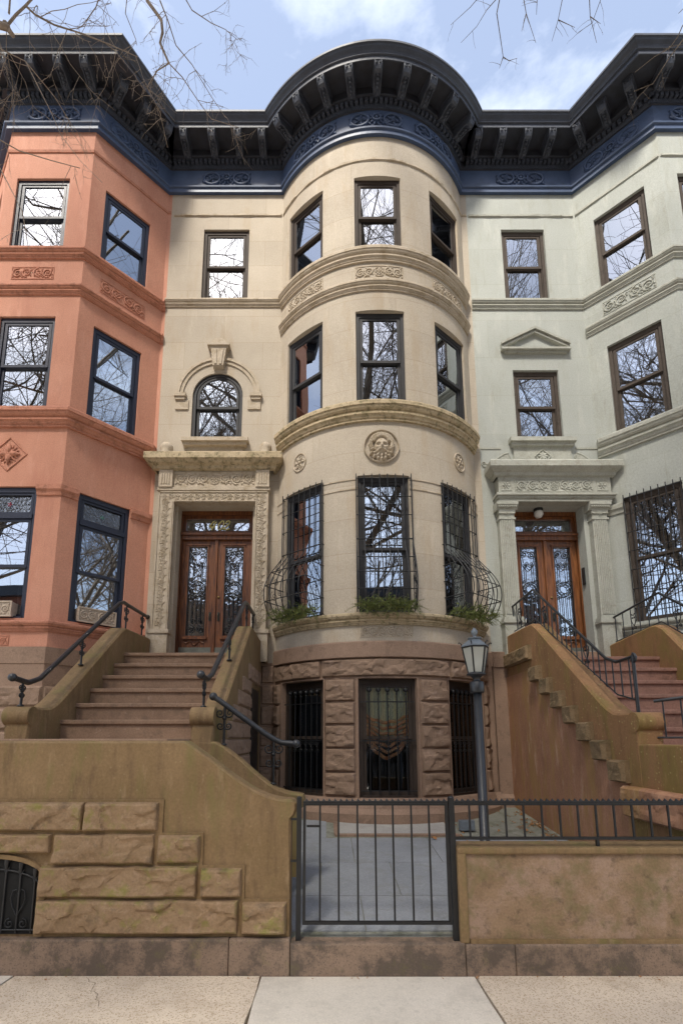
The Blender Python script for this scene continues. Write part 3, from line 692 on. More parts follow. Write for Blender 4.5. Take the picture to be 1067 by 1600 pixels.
# windows
for s in (-S, 0, S):
    window(ARC, s, 9.2, 10.62, CR * math.sin(R(11.35)) * 2, H, 'frame_brown', curtain=True, blind=.32 if s else .10)
    window(ARC, s, 6.5, 8.1, CR * math.sin(R(11.35)) * 2, H, 'frame_grey', blind=None, curtain=True if s else None, glass=('glass', 'glass_dim'), ac=(s == 0), split=.48)
    window(ARC, s, 3.27, 5.34, CR * math.sin(R(11.35)) * 2, H, 'frame_grey', rec=.05, blind=.16, glass=('glass_dim' if s else 'glass', 'glass_dim'), curtain=True if s > 0 else None, split=.47)
window(FLAT, -1.80, 9.17, 10.65, .82, H, 'frame_brown', blind=.62)
window(FLAT, -1.845, 6.45, 7.73, .85, H, 'frame_grey', arch=.425, rec=.03, ac=True, glass=('glass', 'glass'), split=.5)
for s in (-S, 0, S):
    window(ARC, s, .78, 2.36, CR * math.sin(R(12)) * 2, H, 'frame_brown', rec=.07, glass=('glass_clear', 'glass_clear') if s == 0 else ('glass_clear', 'glass_clear'), curtain='drape' if s == 0 else None, split=.5)
# arched window dressings
m = MB(); m.fbox(FLAT, -2.36, -1.32, 6.33, 6.385, 0, .09); m.fbox(FLAT, -2.39, -1.29, 6.385, 6.45, 0, .13); m.fbox(FLAT, -2.30, -1.38, 6.12, 6.33, 0, .03); m.build('window_sill', 'beige_trim', H)
m = MB(); cxh, czh = -1.83, 7.30; n = 28
for r0, r1, d in ((.60, .66, .02), (.66, .71, .038)):
    for i in range(n):
        q0, q1 = PI * i / n, PI * (i + 1) / n
        m.plate([(cxh - r0 * math.cos(q0), czh + r0 * math.sin(q0)), (cxh - r1 * math.cos(q0), czh + r1 * math.sin(q0)), (cxh - r1 * math.cos(q1), czh + r1 * math.sin(q1)), (cxh - r0 * math.cos(q1), czh + r0 * math.sin(q1))], FLAT, 0, d)
for sg in (-1, 1):
    c = cxh + sg * .64; m.fbox(FLAT, c - .10, c + .10, 7.25, 7.31, 0, .07); m.fbox(FLAT, c - .08, c + .08, 7.20, 7.25, 0, .05)
    m.fbox(FLAT, min(c - sg * .14, c + sg * .08), max(c - sg * .14, c + sg * .08), 7.03, 7.2, 0, .022)
m.build('hood_moulding', 'beige_trim', H)
m = MB(); m.plate([(-1.93, 7.80), (-1.75, 7.80), (-1.71, 8.13), (-1.97, 8.13)], FLAT, 0, .10); m.plate([(-1.90, 7.82), (-1.86, 7.82), (-1.87, 8.11), (-1.93, 8.11)], FLAT, .1, .115); m.plate([(-1.82, 7.82), (-1.78, 7.82), (-1.75, 8.11), (-1.81, 8.11)], FLAT, .1, .115)
m.fbox(FLAT, -2.0, -1.68, 8.13, 8.17, 0, .10); m.fbox(FLAT, -2.03, -1.65, 8.17, 8.21, 0, .13)
m.plate([(-1.98, 8.21), (-1.70, 8.21), (-1.74, 8.28), (-1.80, 8.31), (-1.88, 8.31), (-1.94, 8.28)], FLAT, 0, .12)
m.build('keystone', 'beige_trim', H)
# door surround
m = MB()
for x0, x1 in ((-2.70, -2.46), (-1.14, -.93)):
    m.fbox(FLAT, x0, x1, 2.7, 5.30, 0, .12)
    m.fbox(FLAT, x0 - .03, x1 + .03, 2.7, 3.14, 0, .16); m.fbox(FLAT, x0 - .05, x1 + .05, 3.14, 3.20, 0, .18)
m.fbox(FLAT, -2.70, -.93, 5.30, 5.50, 0, .12)
m.fbox(FLAT, -2.72, -.91, 5.50, 5.55, 0, .14)
m.fbox(FLAT, -2.68, -.95, 5.55, 5.84, 0, .11)
for x0, x1 in ((-2.70, -2.48), (-1.14, -.92)):
    m.fbox(FLAT, x0, x1, 5.55, 5.84, .11, .16)
    for k in range(4): m.fbox(FLAT, x0 + .035 + k * .04, x0 + .055 + k * .04, 5.60, 5.78, .16, .172)
for x in (-2.455, -2.475): m.fbox(FLAT, x, x + .012, 3.2, 5.31, .12, .135)
for x in (-2.69,): m.fbox(FLAT, x, x + .015, 3.2, 5.48, .12, .135)
for x in (-.945, -1.13): m.fbox(FLAT, x, x + .012, 3.2, 5.48, .12, .135)
m.fbox(FLAT, -2.69, -.93, 5.465, 5.48, .12, .135); m.fbox(FLAT, -2.46, -1.13, 5.31, 5.322, .12, .135)
m.build('door_surround', 'beige_trim', H)
m = MB(); vine(m, FLAT, -2.575, 3.25, 5.36, .13, .12); vine(m, FLAT, -1.04, 3.25, 5.36, .13, .12); vine(m, FLAT, 5.395, -2.66, -.97, .12, .12, False)
rinceau(m, FLAT, -2.44, -1.18, 5.60, 5.80, .11); m.build('carved_foliage', 'beige_trim', H)
DS = lambda d: [(-2.76 - d * .9 + .1, FY), (-2.76 - d * .9 + .1, FY - d), (-.87 + d * .9 - .1, FY - d), (-.87 + d * .9 - .1, FY)]
m = MB(); m.sweep(DS, [(.12, 5.84), (.17, 5.86), (.18, 5.90), (.24, 5.93), (.27, 5.97), (.29, 5.98), (.29, 6.08), (.27, 6.10), (0, 6.12)]); m.build('door_entablature', 'beige_mossy', H)
m = MB()
for x in (-2.62, -1.0):
    m.lathe((x, FY - .10, 6.11), [(.10, 0), (.10, .05), (.085, .07), (.105, .12), (.10, .18), (.06, .23), (.01, .245)], 14)
m.build('acroterion', 'beige_trim', H)

# entrance doors ------------------------------------------------------------
def entrance(house, x0, x1, z0, z1, zt, Y, wm, num=False, light=False):
    F = Plane(0, Y, 1, Y); m = MB(); cas = .07
    m.fbox(F, x0, x0 + cas, z0, z1, -.06, .06); m.fbox(F, x1 - cas, x1, z0, z1, -.06, .06); m.fbox(F, x0 + cas, x1 - cas, z1 - .08, z1, -.06, .06)
    m.fbox(F, x0 + cas, x1 - cas, zt - .12, zt, -.06, .07); m.fbox(F, x0 + cas - .01, x1 - cas + .01, zt - .05, zt - .01, .07, .10)
    border(m, F, x0 + cas, x1 - cas, zt, z1 - .08, .05, -.03, .05)
    d_ = m.build('entrance_door', wm, house)
    m = MB(); m.fbox(F, x0 + cas + .045, x1 - cas - .045, zt + .045, z1 - .125, -.02, -.012); m.build('transom_glass', 'glass', d_)
    if num:
        m = MB(); cx_ = (x0 + x1) / 2 + .05; cz_ = (zt + z1 - .08) / 2 - .0; hgt = .085; sl = .35
        def st(pts, r=.010):
            m.tube([F.pt(cx_ + a * hgt * 1.15 + b * hgt * sl, cz_ + b * hgt, .0) for a, b in pts], r, n=5)
        st([(-1.5, .8), (-1.75, .2), (-1.95, -.25), (-1.7, -.38), (-1.3, -.35), (-.95, -.30)]); st([(-1.05, .75), (-1.15, .2), (-1.2, -.4), (-1.3, -1.0)]); st([(-1.62, .6), (-1.45, .85), (-1.3, .95)], .006)
        st([(.0 + .42 * math.cos(2 * PI * k / 16), .95 * math.sin(2 * PI * k / 16)) for k in range(17)])
        st([(.65, .45), (.75, .85), (1.05, .98), (1.35, .75), (1.3, .3), (1.0, -.2), (.62, -.78), (.55, -.9), (.85, -.72), (1.15, -.9), (1.5, -.85), (1.65, -.6)])
        m.build('house_number', 'gold_leaf', d_)
    xm = (x0 + x1) / 2
    for sg in (-1, 1):
        a0, a1 = (x0 + cas + .004, xm - .004) if sg < 0 else (xm + .004, x1 - cas - .004)
        wd = a1 - a0; g0, g1 = a0 + wd * .21, a1 - wd * .25 if sg < 0 else a1 - wd * .21
        if sg > 0: g0 = a0 + wd * .25
        zt0 = zt - .12; gz0, gz1 = z0 + .46, zt0 - .11
        m = MB(); m.fbox(F, a0, g0, z0, zt0, -.03, .02); m.fbox(F, g1, a1, z0, zt0, -.03, .02); m.fbox(F, g0, g1, z0, gz0, -.03, .02); m.fbox(F, g0, g1, gz1, zt0, -.03, .02)
        border(m, F, g0 - .02, g1 + .02, gz0 - .02, gz1 + .02, .02, .02, .014); m.fbox(F, g0 - .035, g1 + .035, gz1 + .02, gz1 + .04, .02, .045)
        m.fbox(F, g0 - .04, g1 + .04, gz0 - .06, gz0 - .02, .02, .055)
        ax = (g0 + g1) / 2
        relief(m, F, [(g0 + (g1 - g0) * t, gz0 - .12 - .035 * math.cos(t * 4 * PI) * (1 if .1 < t < .9 else 0)) for t in [k / 16 for k in range(17)]], .014, None, .02)
        m.fbox(F, (xm - .022) if sg < 0 else xm + .001, xm - .001 if sg < 0 else xm + .022, z0, zt0, .02, .05)
        m.build('door_leaf', wm, d_)
        m = MB(); m.fbox(F, g0, g1, gz0, gz1, -.012, -.006); m.build('door_glass', 'glass_leaded', d_)
        m = MB(); m.fbox(F, a0 + .02, a1 - .035, z0 + .02, z0 + .27, .02, .026); m.build('kick_plate', 'kick', d_)
        # iron grille
        m = MB(); r = .0065; gw = g1 - g0; gh = gz1 - gz0; D = .03
        def w(pts, rr=r): m.tube([F.pt(a, z, D) for a, z in pts], rr, n=4)
        w([(g0 + .01, gz0), (g0 + .01, gz1)]); w([(g1 - .01, gz0), (g1 - .01, gz1)])
        cz_ = gz0 + gh * .52; cr = gw * .43
        for rr in (cr, cr * .6): w([(ax + rr * math.cos(2 * PI * k / 24), cz_ + rr * math.sin(2 * PI * k / 24)) for k in range(25)], r * (1.3 if rr == cr else 1))
        for k in range(10):
            q = 2 * PI * k / 10; w(spiral(ax + cr * .8 * math.cos(q), cz_ + cr * .8 * math.sin(q), cr * .2, 1.1, q, 1, 10), r * .8)
        for b in (-.22, 0, .22):
            w([(ax + gw * b, gz0 + gh * .14), (ax + gw * b, cz_ - cr)]); w([(ax + gw * b, cz_ + cr), (ax + gw * b, gz1 - gh * .18 if b else gz1 - gh * .25)]) if b else None
        for s2 in (-1, 1):
            w(spiral(ax + s2 * gw * .25, gz0 + gh * .075, gw * .21, 1.7, PI / 2, s2, 20), r * 1.2)
            w(spiral(ax + s2 * gw * .16, gz0 + gh * .17, gw * .12, 1.4, -PI / 2, s2, 14))
            w(spiral(ax + s2 * gw * .25, gz1 - gh * .08, gw * .21, 1.6, 0, -s2, 20), r * 1.1)
            w(spiral(ax + s2 * gw * .15, gz1 - gh * .20, gw * .13, 1.4, PI / 2, s2, 14)); w([(ax + s2 * gw * .42, gz1 - gh * .09), (ax + s2 * gw * .3, gz1 - gh * .2), (ax, gz1 - gh * .27)])
            for zz in (cz_ - cr * 1.12, cz_ + cr * 1.12): w(spiral(ax + s2 * gw * .33, zz, gw * .1, 1.4, 0, s2, 12))
        m.build('door_grille', 'iron', d_)
        m = MB(); hx = xm + sg * .07; hz = z0 + .78
        m.lathe(F.pt(hx, hz, .022), [(.001, 0)], 6) if 0 else None
        m.fbox(F, hx - .018, hx + .018, hz - .07, hz + .07, .02, .03)
        m.tube([F.pt(hx, hz + .05, .03), F.pt(hx, hz + .045, .065), F.pt(hx, hz - .04, .065), F.pt(hx, hz - .05, .03)], .007, n=6); m.build('door_handle', 'bronze', d_)
    m = MB(); m.sphere(F.pt(xm + .06, z0 + 1.10, .02), .02, 8); m.build('lock', 'brass', d_)
    return d_
entrance(H, -2.46, -1.17, 2.72, 5.31, 4.92, FY + .26, 'wood', num=True)
m = MB(); m.box(-2.42, -1.18, FY + .0, FY + .3, 2.68, 2.72); m.build('door_sill', 'step', H)
# cornice
e2 = theta(.1) * CR
cornice(H, path_beige, [(FLAT, XL, -.82, [-1.83], [-2.54, -2.04, -1.58, -1.15]), (ARC, -e2 + .02, e2 - .02, [-R(33) * CR, 0, R(33) * CR], [R(a) * CR for a in (-46, -34.5, -23, -11.5, 0, 11.5, 23, 34.5, 46)])])
shell(H, XL, XR, 'beige'); rooms(H, XL, XR, path_beige)
# basement grilles
def spear_grille(F, s, z0, z1, w_, parent, n=5):
    q = F.local(s, w_ / 2) if F.curved else F.local(s); m = MB(); D = -.03
    for z in (z0 + .09, z0 + (z1 - z0) * .47, z0 + (z1 - z0) * .80): m.fbox(q, -w_ / 2 + .02, w_ / 2 - .02, z - .008, z + .008, D - .006, D + .006)
    for k in range(n):
        a = (-.5 + (k + .5) / n) * (w_ - .16)
        m.tube([q.pt(a, z0 + .04, D), q.pt(a, z0 + (z1 - z0) * .88, D)], .010, n=6)
        for zc in (z0 + (z1 - z0) * .90,):
            m.sphere(q.pt(a, zc, D), .026, 6, (1, 1, 1.3)); m.sphere(q.pt(a, zc - .05, D), .015, 5)
            for sg in (-1, 1): m.tube([q.pt(a, zc - .03, D), q.pt(a + sg * .03, zc, D), q.pt(a + sg * .036, zc + .035, D), q.pt(a + sg * .018, zc + .045, D)], .007, .004, n=4)
            m.tube([q.pt(a, zc, D), q.pt(a, zc + .065, D)], .010, .002, n=5)
        zc = z0 + (z1 - z0) * .43
        for sg in (-1, 1):
            for zz, u in ((zc, 1), (zc - .05, -1)): m.tube([q.pt(a, zz, D), q.pt(a + sg * .028, zz + .014 * u, D), q.pt(a + sg * .034, zz + .034 * u, D), q.pt(a + sg * .018, zz + .04 * u, D)], .007, .004, n=4)
        m.sphere(q.pt(a, zc - .02, D), .017, 5)
    return m.build('window_grille', 'iron', parent)
for s in (-S, 0, S): spear_grille(ARC, s, .78, 2.36, .78, H, 5 if s == 0 else 6)
m = MB(); q = ARC.local(0, .4); m.lathe(q.pt(-.365, 1.86, -.09), [(.024, -.003), (.024, .003)], 12, M=__import__('mathutils').Matrix.Rotation(R(90), 3, 'X')); m.build('alarm_sticker', 'zinc', H)

# window cages (bellied)
def belly(z, z0, z1, out):
    t = (z - z0) / (z1 - z0)                # 0 bottom 1 top
    if t > .50: return .05
    u = t / .50
    return .05 + (out - .05) * max(0, math.sin(PI * min(1, (1 - u) * .78 + .0)) ** 1.15) * (1 if u > .0 else .8)
def cage(F, s, z0, z1, w_, parent, out=.36, n=8, belly_=True, mname='iron'):
    q = F.local(s, w_ / 2) if F.curved else F.local(s); m = MB()
    h = w_ / 2
    zz = [z0 + (z1 - z0) * k / 40 for k in range(41)]
    for k in range(n):
        a = -h + w_ * k / (n - 1)
        if belly_: m.tube([q.pt(a, z, belly(z, z0, z1, out)) for z in zz] + [q.pt(a, z1 + .03, .05)], .0075, n=5)
        else: m.tube([q.pt(a, z0, .05), q.pt(a, z1 + .03, .05)], .0075, n=5)
    lv = (.98, .84, .70, .52, .36, .24, .12, .0) if belly_ else (.98, .85, .7, .55, .4, .25, .1)
    for t in lv:
        z = z0 + (z1 - z0) * t; D = belly(z, z0, z1, out) if belly_ else .05
        m.tube([q.pt(-h, z, -.04), q.pt(-h, z, D), q.pt(h, z, D), q.pt(h, z, -.04)], .0075 if t not in (.52, .98) else .010, n=4)
    if belly_:
        for sg in (-1, 1):
            for dd in (.02,): m.tube([q.pt(sg * h, z0, dd), q.pt(sg * h, z1, dd)], .006, n=4)
            for (zc, dc, r) in ((.40, .12, .055), (.30, .17, .07), (.18, .20, .08), (.22, .09, .05), (.08, .16, .06)):
                z = z0 + (z1 - z0) * zc
                if belly(z, z0, z1, out) < dc + r * .6: r *= .6
                sp = spiral(0, 0, r, 1.6, 1, sg, 16)
                m.tube([q.pt(sg * h, z + b, dc + a) for a, b in sp], .005, n=4)
            for k in range(1, 3):
                m.tube([q.pt(sg * h, z, .05 + (belly(z, z0, z1, out) - .05) * k / 3) for z in zz[:21]], .005, n=4)
    return m.build('window_cage', mname, parent)
for s, o_ in ((-S, .42), (0, .30), (S, .42)): cage(ARC, s, 3.30, 5.32, .80, H, out=o_)

# ================================================================== PINK HOUSE
P = thing('row_house', 'salmon pink house with canted bay and dark navy sashes', 'house', (-5.4, FY, 0))
pF = Plane(PB, BY, PC, BY); pC = Plane(PC, BY, PD, FY); pL = Plane(PA, FY, PB, BY)
pc = .62; pf = -4.56 - PB; pw = .77
lev = ((9.1, 10.48), (6.30, 7.92), (3.18, 5.12))
m = MB(); m.wall(pF, 0, PC - PB, 2.75, 11.42, [(pf - .425, pf + .425, z0, z1) for z0, z1 in lev], rev=.2)
m.wall(pC, 0, pC.len, 2.75, 11.42, [(pc - pw / 2, pc + pw / 2, z0, z1) for z0, z1 in lev], rev=.2)
m.wall(pL, 0, pL.len, 2.75, 11.42, [(pL.len - pc - pw / 2, pL.len - pc + pw / 2, z0, z1) for z0, z1 in lev], rev=.2)
m.wall(FLAT, PX0, PA, 2.75, 11.42); m.wall(FLAT, PD, XL, 2.75, 11.42); m.build('facade_wall', 'pink', P)
for k, (z0, z1) in enumerate(lev):
    low = k == 2
    window(pF, pf, z0, z1, .85, P, 'frame_navy', transom=.33 if low else 0, glass=('glass' if not low else 'glass_dim', 'glass' if not low else 'glass_dim'), blind=.3 if k == 0 else None, curtain=True if k else None)
    window(pC, pc, z0, z1, pw, P, 'frame_navy', transom=.33 if low else 0, glass=('glass' if not low else 'glass_dim', 'glass_dim' if k < 2 else 'glass'), curtain=True)
    window(pL, pL.len - pc, z0, z1, pw, P, 'frame_navy', glass=('glass', 'glass_dim'))
pp = bay_path(PA, PB, PC, PD, PX0, XL)
belt(P, pp, 8.94, 9.10, .09, 'pink_trim'); belt(P, pp, 8.29, 8.44, .08, 'pink_trim'); belt(P, pp, 6.04, 6.30, .15, 'pink_trim'); belt(P, pp, 2.99, 3.13, .09, 'pink_trim')
m = MB(); m.sweep(pp, [(0, 10.98), (.015, 10.98), (.022, 11.02), (0, 11.03)]); m.build('string_line', 'pink_trim', P)
prc = [(0, 4.98), (.02, 4.98), (.03, 5.03), (.055, 5.06), (.055, 5.13), (0, 5.16)]
m = MB()
def seg(F, a0, a1, prof=prc):
    m.sweep(lambda d: [tuple(F.pt(a0, 0, d))[:2], tuple(F.pt(a1, 0, d))[:2]], prof)
def corner_strip(Fa, a0, pth_corner, Fb, b1, prof, k=.414):
    m.sweep(lambda d: [tuple(Fa.pt(a0, 0, d))[:2], (pth_corner[0] + k * d, pth_corner[1] - d), tuple(Fb.pt(b1, 0, d))[:2]], prof)
corner_strip(pF, pf + .43, (PC, BY), pC, pc - pw / 2 - .005, prc); seg(pC, pc + pw / 2 + .005, pC.len + .02)
corner_strip(pL, pL.len - pc + pw / 2 + .005, (PB, BY), pF, pf - .43, prc, -.414)
m.build('capital_moulding', 'pink_trim', P)
def scrollpanel(F, a, zc, w_, h_, parent, m_):
    m = MB(); border(m, F, a - w_ / 2, a + w_ / 2, zc - h_ / 2, zc + h_ / 2, .012); rinceau(m, F, a - w_ / 2 + .02, a + w_ / 2 - .02, zc - h_ / 2 + .015, zc + h_ / 2 - .015, 0, False); m.build('carved_panel', m_, parent)
scrollpanel(pF, pf, 8.69, .66, .22, P, 'pink_trim'); scrollpanel(pC, pc + .02, 8.69, .74, .24, P, 'pink_trim'); scrollpanel(pF, pf, 2.87, .5, .14, P, 'pink_trim')
m = MB(); a, z = pf - .04, 5.62; q = .26
for k in range(4):
    p0 = [(a + q, z), (a, z + q), (a - q, z), (a, z - q)]; relief(m, pF, [p0[k], p0[(k + 1) % 4]], .012)
for k in range(8): leaflet(m, pF, a, z, PI * k / 4, .17 if k % 2 == 0 else .12, 0, .3)
for k in range(16): leaflet(m, pF, a + .09 * math.cos(k * PI / 8), z + .09 * math.sin(k * PI / 8), k * PI / 8, .07, 0, .25)
m.sphere(pF.pt(a, z, 0), .035, 6); m.build('diamond_rosette', 'pink_trim', P)
m = MB(); m.sweep(pp, [(.0, .2), (.08, .2), (.08, .7), (.05, .75), (.05, 2.54), (.06, 2.545), (.06, 2.77), (0, 2.78)]); m.build('brownstone_base', 'brown_smooth', P)
m = MB(); sd = 50
for F, a0, a1 in ((pF, .02, PC - PB + .04), (pC, -.02, pC.len)):
    z = .75
    for k in range(5): m.rock(F, a0, a1, z, z + .29, d=.05, amp=.03, seed=sd); sd += 1; z += .302
m.build('rock_faced_blocks', 'brown', P)
for F, a, nm in ((pC, pc, 1), (pF, pf, 2)):
    o = MB(); o.fbox(F, a - .26, a + .26, 3.20, 3.40, -.10, .04); border(o, F, a - .27, a + .27, 3.19, 3.41, .018, .04, .015); rinceau(o, F, a - .24, a + .24, 3.215, 3.385, .04, False)
    o.build('planter_box', 'planter', P)
cornice(P, bay_path(PA, PB, PC, PD, PX0, XL, k=1.03), [(pF, -.1, PC - PB + .1, [(PC - PB) / 2], [0.05, .47, .91, 1.33]), (pC, -.06, pC.len - .02, [pC.len / 2 - .02], [.22, .62, 1.02]), (pL, .0, pL.len + .06, [pL.len / 2], [.3, .7, 1.1]), (FLAT, PX0, PA, [-7.1], [-7.9, -7.5, -7.1, -6.7])])
shell(P, PX0, XL, 'pink'); rooms(P, PX0, XL, pp)

# ================================================================== GREEN HOUSE
G = thing('row_house', 'pale sage green house with pediment over its middle window', 'house', (5.2, FY, 0))
gC = Plane(GA, FY, GB, BY); gF = Plane(GB, BY, GC, BY); gR = Plane(GC, BY, GD, FY)
gc = .685; gw = .77; gf = (GC - GB) / 2
levg = ((9.15, 10.58), (6.43, 8.05), (3.3, 5.32))
m = MB(); m.wall(FLAT, XR, GA, 2.7, 11.42, [(3.155, 3.93, 9.18, 10.65), (3.19, 3.965, 6.46, 7.785), (3.02, 4.17, 2.70001, 5.30)], rev=.32)
m.wall(gC, 0, gC.len, 2.7, 11.42, [(gc - gw / 2, gc + gw / 2, z0, z1) for z0, z1 in levg], rev=.2)
m.wall(gF, 0, GC - GB, 2.7, 11.42, [(gf - .425, gf + .425, z0, z1) for z0, z1 in levg], rev=.2)
m.wall(gR, 0, gR.len, 2.7, 11.42, [(gR.len - gc - gw / 2, gR.len - gc + gw / 2, z0, z1) for z0, z1 in levg], rev=.2)
m.wall(FLAT, GD, GX1, 2.7, 11.42); m.build('facade_wall', 'green', G)
for k, (z0, z1) in enumerate(levg):
    window(gC, gc, z0, z1, gw, G, 'frame_taupe', glass=('glass', 'glass'), blind=.25 if k == 0 else (.12 if k == 1 else None), rec=.05, curtain=True)
    window(gF, gf, z0, z1, .85, G, 'frame_taupe', rec=.05, curtain=True)
    window(gR, gR.len - gc, z0, z1, gw, G, 'frame_taupe', rec=.07)
window(FLAT, 3.5425, 9.18, 10.65, .775, G, 'frame_taupe', blind=.48, rec=.05, glass=('glass', 'glass_dim'))
window(FLAT, 3.5775, 6.46, 7.785, .775, G, 'frame_taupe', blind=.5, rec=.05, glass=('glass', 'glass_dim'))
gp = bay_path(GA, GB, GC, GD, None, GX1)
gpf = bay_path(GA, GB, GC, GD, XR, GX1)
belt(G, gpf, 8.97, 9.14, .08, 'green_trim'); belt(G, gp, 8.40, 8.56, .07, 'green_trim'); belt(G, gp, 6.12, 6.41, .14, 'green_trim'); belt(G, gp, 3.12, 3.26, .09, 'green_trim')
m = MB(); corner_strip(gC, gc + gw / 2 + .005, (GB, BY), gF, gf - .43, [(p, z + .1) for p, z in prc], -.414)
m.sweep(lambda d: [(GA - .4 * d, FY - d), tuple(gC.pt(gc - gw / 2 - .005, 0, d))[:2]], [(p, z + .1) for p, z in prc]); m.build('capital_moulding', 'green_trim', G)
m = MB(); roughband(m, FLAT, XR + .02, GA - .01, 10.90, 10.975, 8); roughband(m, gC, .01, gC.len, 10.90, 10.975, 9); roughband(m, gF, 0, GC - GB, 10.9, 10.975, 10); m.build('rough_band', 'green_trim', G)
scrollpanel(gC, gc, 8.76, .78, .25, G, 'green_trim'); scrollpanel(gF, gf, 8.76, .66, .22, G, 'green_trim')
# pediment
m = MB(); m.fbox(FLAT, 3.05, 4.13, 8.09, 8.13, 0, .05); m.fbox(FLAT, 3.0, 4.18, 8.13, 8.165, 0, .09)
for sg in (-1, 1):
    c = 3.59
    for o_, t, d in ((0, .045, .09), (-.055, .04, .06)): m.plate([(c + sg * .59, 8.17 + o_ + .06), (c + sg * .59, 8.17 + o_ + .06 + t), (c, 8.53 + o_ + t), (c, 8.53 + o_)], FLAT, 0, d)
m.build('pediment', 'green_trim', G)
m = MB(); m.fbox(FLAT, 3.06, 4.09, 6.33, 6.39, 0, .08); m.fbox(FLAT, 3.03, 4.12, 6.39, 6.46, 0, .12); m.fbox(FLAT, 3.1, 4.05, 5.97, 6.33, 0, .03); m.build('window_sill', 'green_trim', G)
for x0, x1 in ((XR + .01, 2.9), (4.14, GA)): m = MB(); m.fbox(FLAT, x0, x1, 6.30, 6.33, 0, .012); m.build('string_line', 'green_trim', G)
for sg in (-1, 1):
    m = MB(); c = 3.575; relief(m, FLAT, [(c + sg * (.56 + .38 * t), 6.22 - .20 * (1 - math.cos(t * PI)) / 2) for t in [k / 10 for k in range(11)]], .022); relief(m, FLAT, spiral(c + sg * .60, 6.15, .07, 1.5, PI / 2, sg), .014); relief(m, FLAT, spiral(c + sg * .97, 6.04, .045, 1.3, -PI / 2, sg), .012)
    m.plate([(c + sg * .56, 5.98), (c + sg * .56, 6.22), (c + sg * .7, 6.17), (c + sg * .85, 6.06), (c + sg * 1.0, 5.98)][::sg], FLAT, 0, .018); m.build('scroll_ornament', 'green_trim', G)
m = MB(); q = .13; zc = 6.15
for k in range(4):
    p0 = [(3.575 + q, zc), (3.575, zc + q), (3.575 - q, zc), (3.575, zc - q)]; relief(m, FLAT, [p0[k], p0[(k + 1) % 4]], .012, None, .03)
for k in range(8): leaflet(m, FLAT, 3.575, zc, PI * k / 4, .09, .03, .3)
m.build('diamond_ornament', 'green_trim', G)
# entablature + fluted pilasters
m = MB(); m.fbox(FLAT, 2.76, 4.56, 5.42, 5.70, 0, .17); m.fbox(FLAT, 2.73, 4.60, 5.34, 5.38, 0, .19); m.fbox(FLAT, 2.71, 4.62, 5.38, 5.42, 0, .22); m.fbox(FLAT, 2.76, 4.56, 5.29, 5.34, 0, .17)
GS = lambda d: [(2.66 - d * .9 + .22, FY), (2.66 - d * .9 + .22, FY - d), (4.66 + d * .9 - .22, FY - d), (4.66 + d * .9 - .22, FY)]
m.sweep(GS, [(.17, 5.70), (.21, 5.72), (.22, 5.76), (.28, 5.80), (.31, 5.83), (.31, 5.92), (.29, 5.95), (0, 5.98)]); m.build('door_entablature', 'green_trim', G)
m = MB()
for a0, a1 in ((3.02, 4.28),): border(m, FLAT, a0, a1, 5.45, 5.67, .012, .17); rinceau(m, FLAT, a0 + .02, a1 - .02, 5.47, 5.65, .17)
for c in (2.88, 4.42): border(m, FLAT, c - .085, c + .085, 5.47, 5.65, .01, .17); rosette(m, FLAT, c, 5.56, .07, 6, .17)
m.build('carved_foliage', 'green_trim', G)
for c in (2.88, 4.36):
    m = MB(); m.fbox(FLAT, c - .12, c + .12, 2.7, 5.10, 0, .12)
    for k in range(7): a = c - .1 + .2 * (k + .5) / 7; m.tube([FLAT.pt(a, 3.45, .122), FLAT.pt(a, 5.0, .122)], .0135, n=6)
    m.fbox(FLAT, c - .15, c + .15, 2.7, 3.30, 0, .16); m.fbox(FLAT, c - .17, c + .17, 3.30, 3.35, 0, .185); m.fbox(FLAT, c - .15, c + .15, 3.35, 3.40, 0, .16)
    m.fbox(FLAT, c - .135, c + .135, 5.0, 5.03, 0, .14); m.fbox(FLAT, c - .13, c + .13, 5.10, 5.16, 0, .14)
    m.prism([(0, 5.16), (.14, 5.16), (.18, 5.22), (.19, 5.235), (.19, 5.29), (0, 5.29)], FLAT, c - .17, c + .17)
    for k in range(9): m.sphere(FLAT.pt(c - .15 + .3 * (k + .5) / 9, 5.20, .175), .014, 5)
    rosette(m, FLAT, c, 5.09, .03, 6, .14)
    m.build('pilaster', 'green_trim', G)
entrance(G, 3.02, 4.22, 2.72, 5.31, 4.92, FY + .29, 'wood_light')
m = MB(); m.box(3.0, 4.2, FY, FY + .3, 2.68, 2.72); m.build('door_sill', 'red_step', G)
m = MB(); m.lathe((3.50, FY + .12, 5.27), [(.07, .04), (.075, .0), (.06, -.02)], 14); ob = m.build('porch_light', 'iron', G)
m = MB(); m.lathe((3.50, FY + .12, 5.14), [(.01, 0), (.05, .015), (.075, .06), (.07, .105), (.045, .125)], 14); m.build('globe', 'white', ob)
m = MB(); m.fbox(FLAT, 4.171, 4.2, 4.05, 4.28, -.1, -.03); m.box(4.145, 4.169, FY + .10, FY + .16, 4.0, 4.28); m.build('intercom', 'iron', G)
m = MB(); m.sweep(gpf, [(0, .2), (.09, .2), (.09, .7), (.05, .75), (.05, 2.62), (.07, 2.63), (.07, 2.86), (0, 2.88)]); m.build('brownstone_base', 'brown_smooth', G)
cage(gC, gc, 3.3, 5.32, gw - .02, G, out=.05, n=9, belly_=False, mname='frame_grey'); cage(gF, gf, 3.3, 5.32, .83, G, out=.05, n=9, belly_=False, mname='frame_grey')
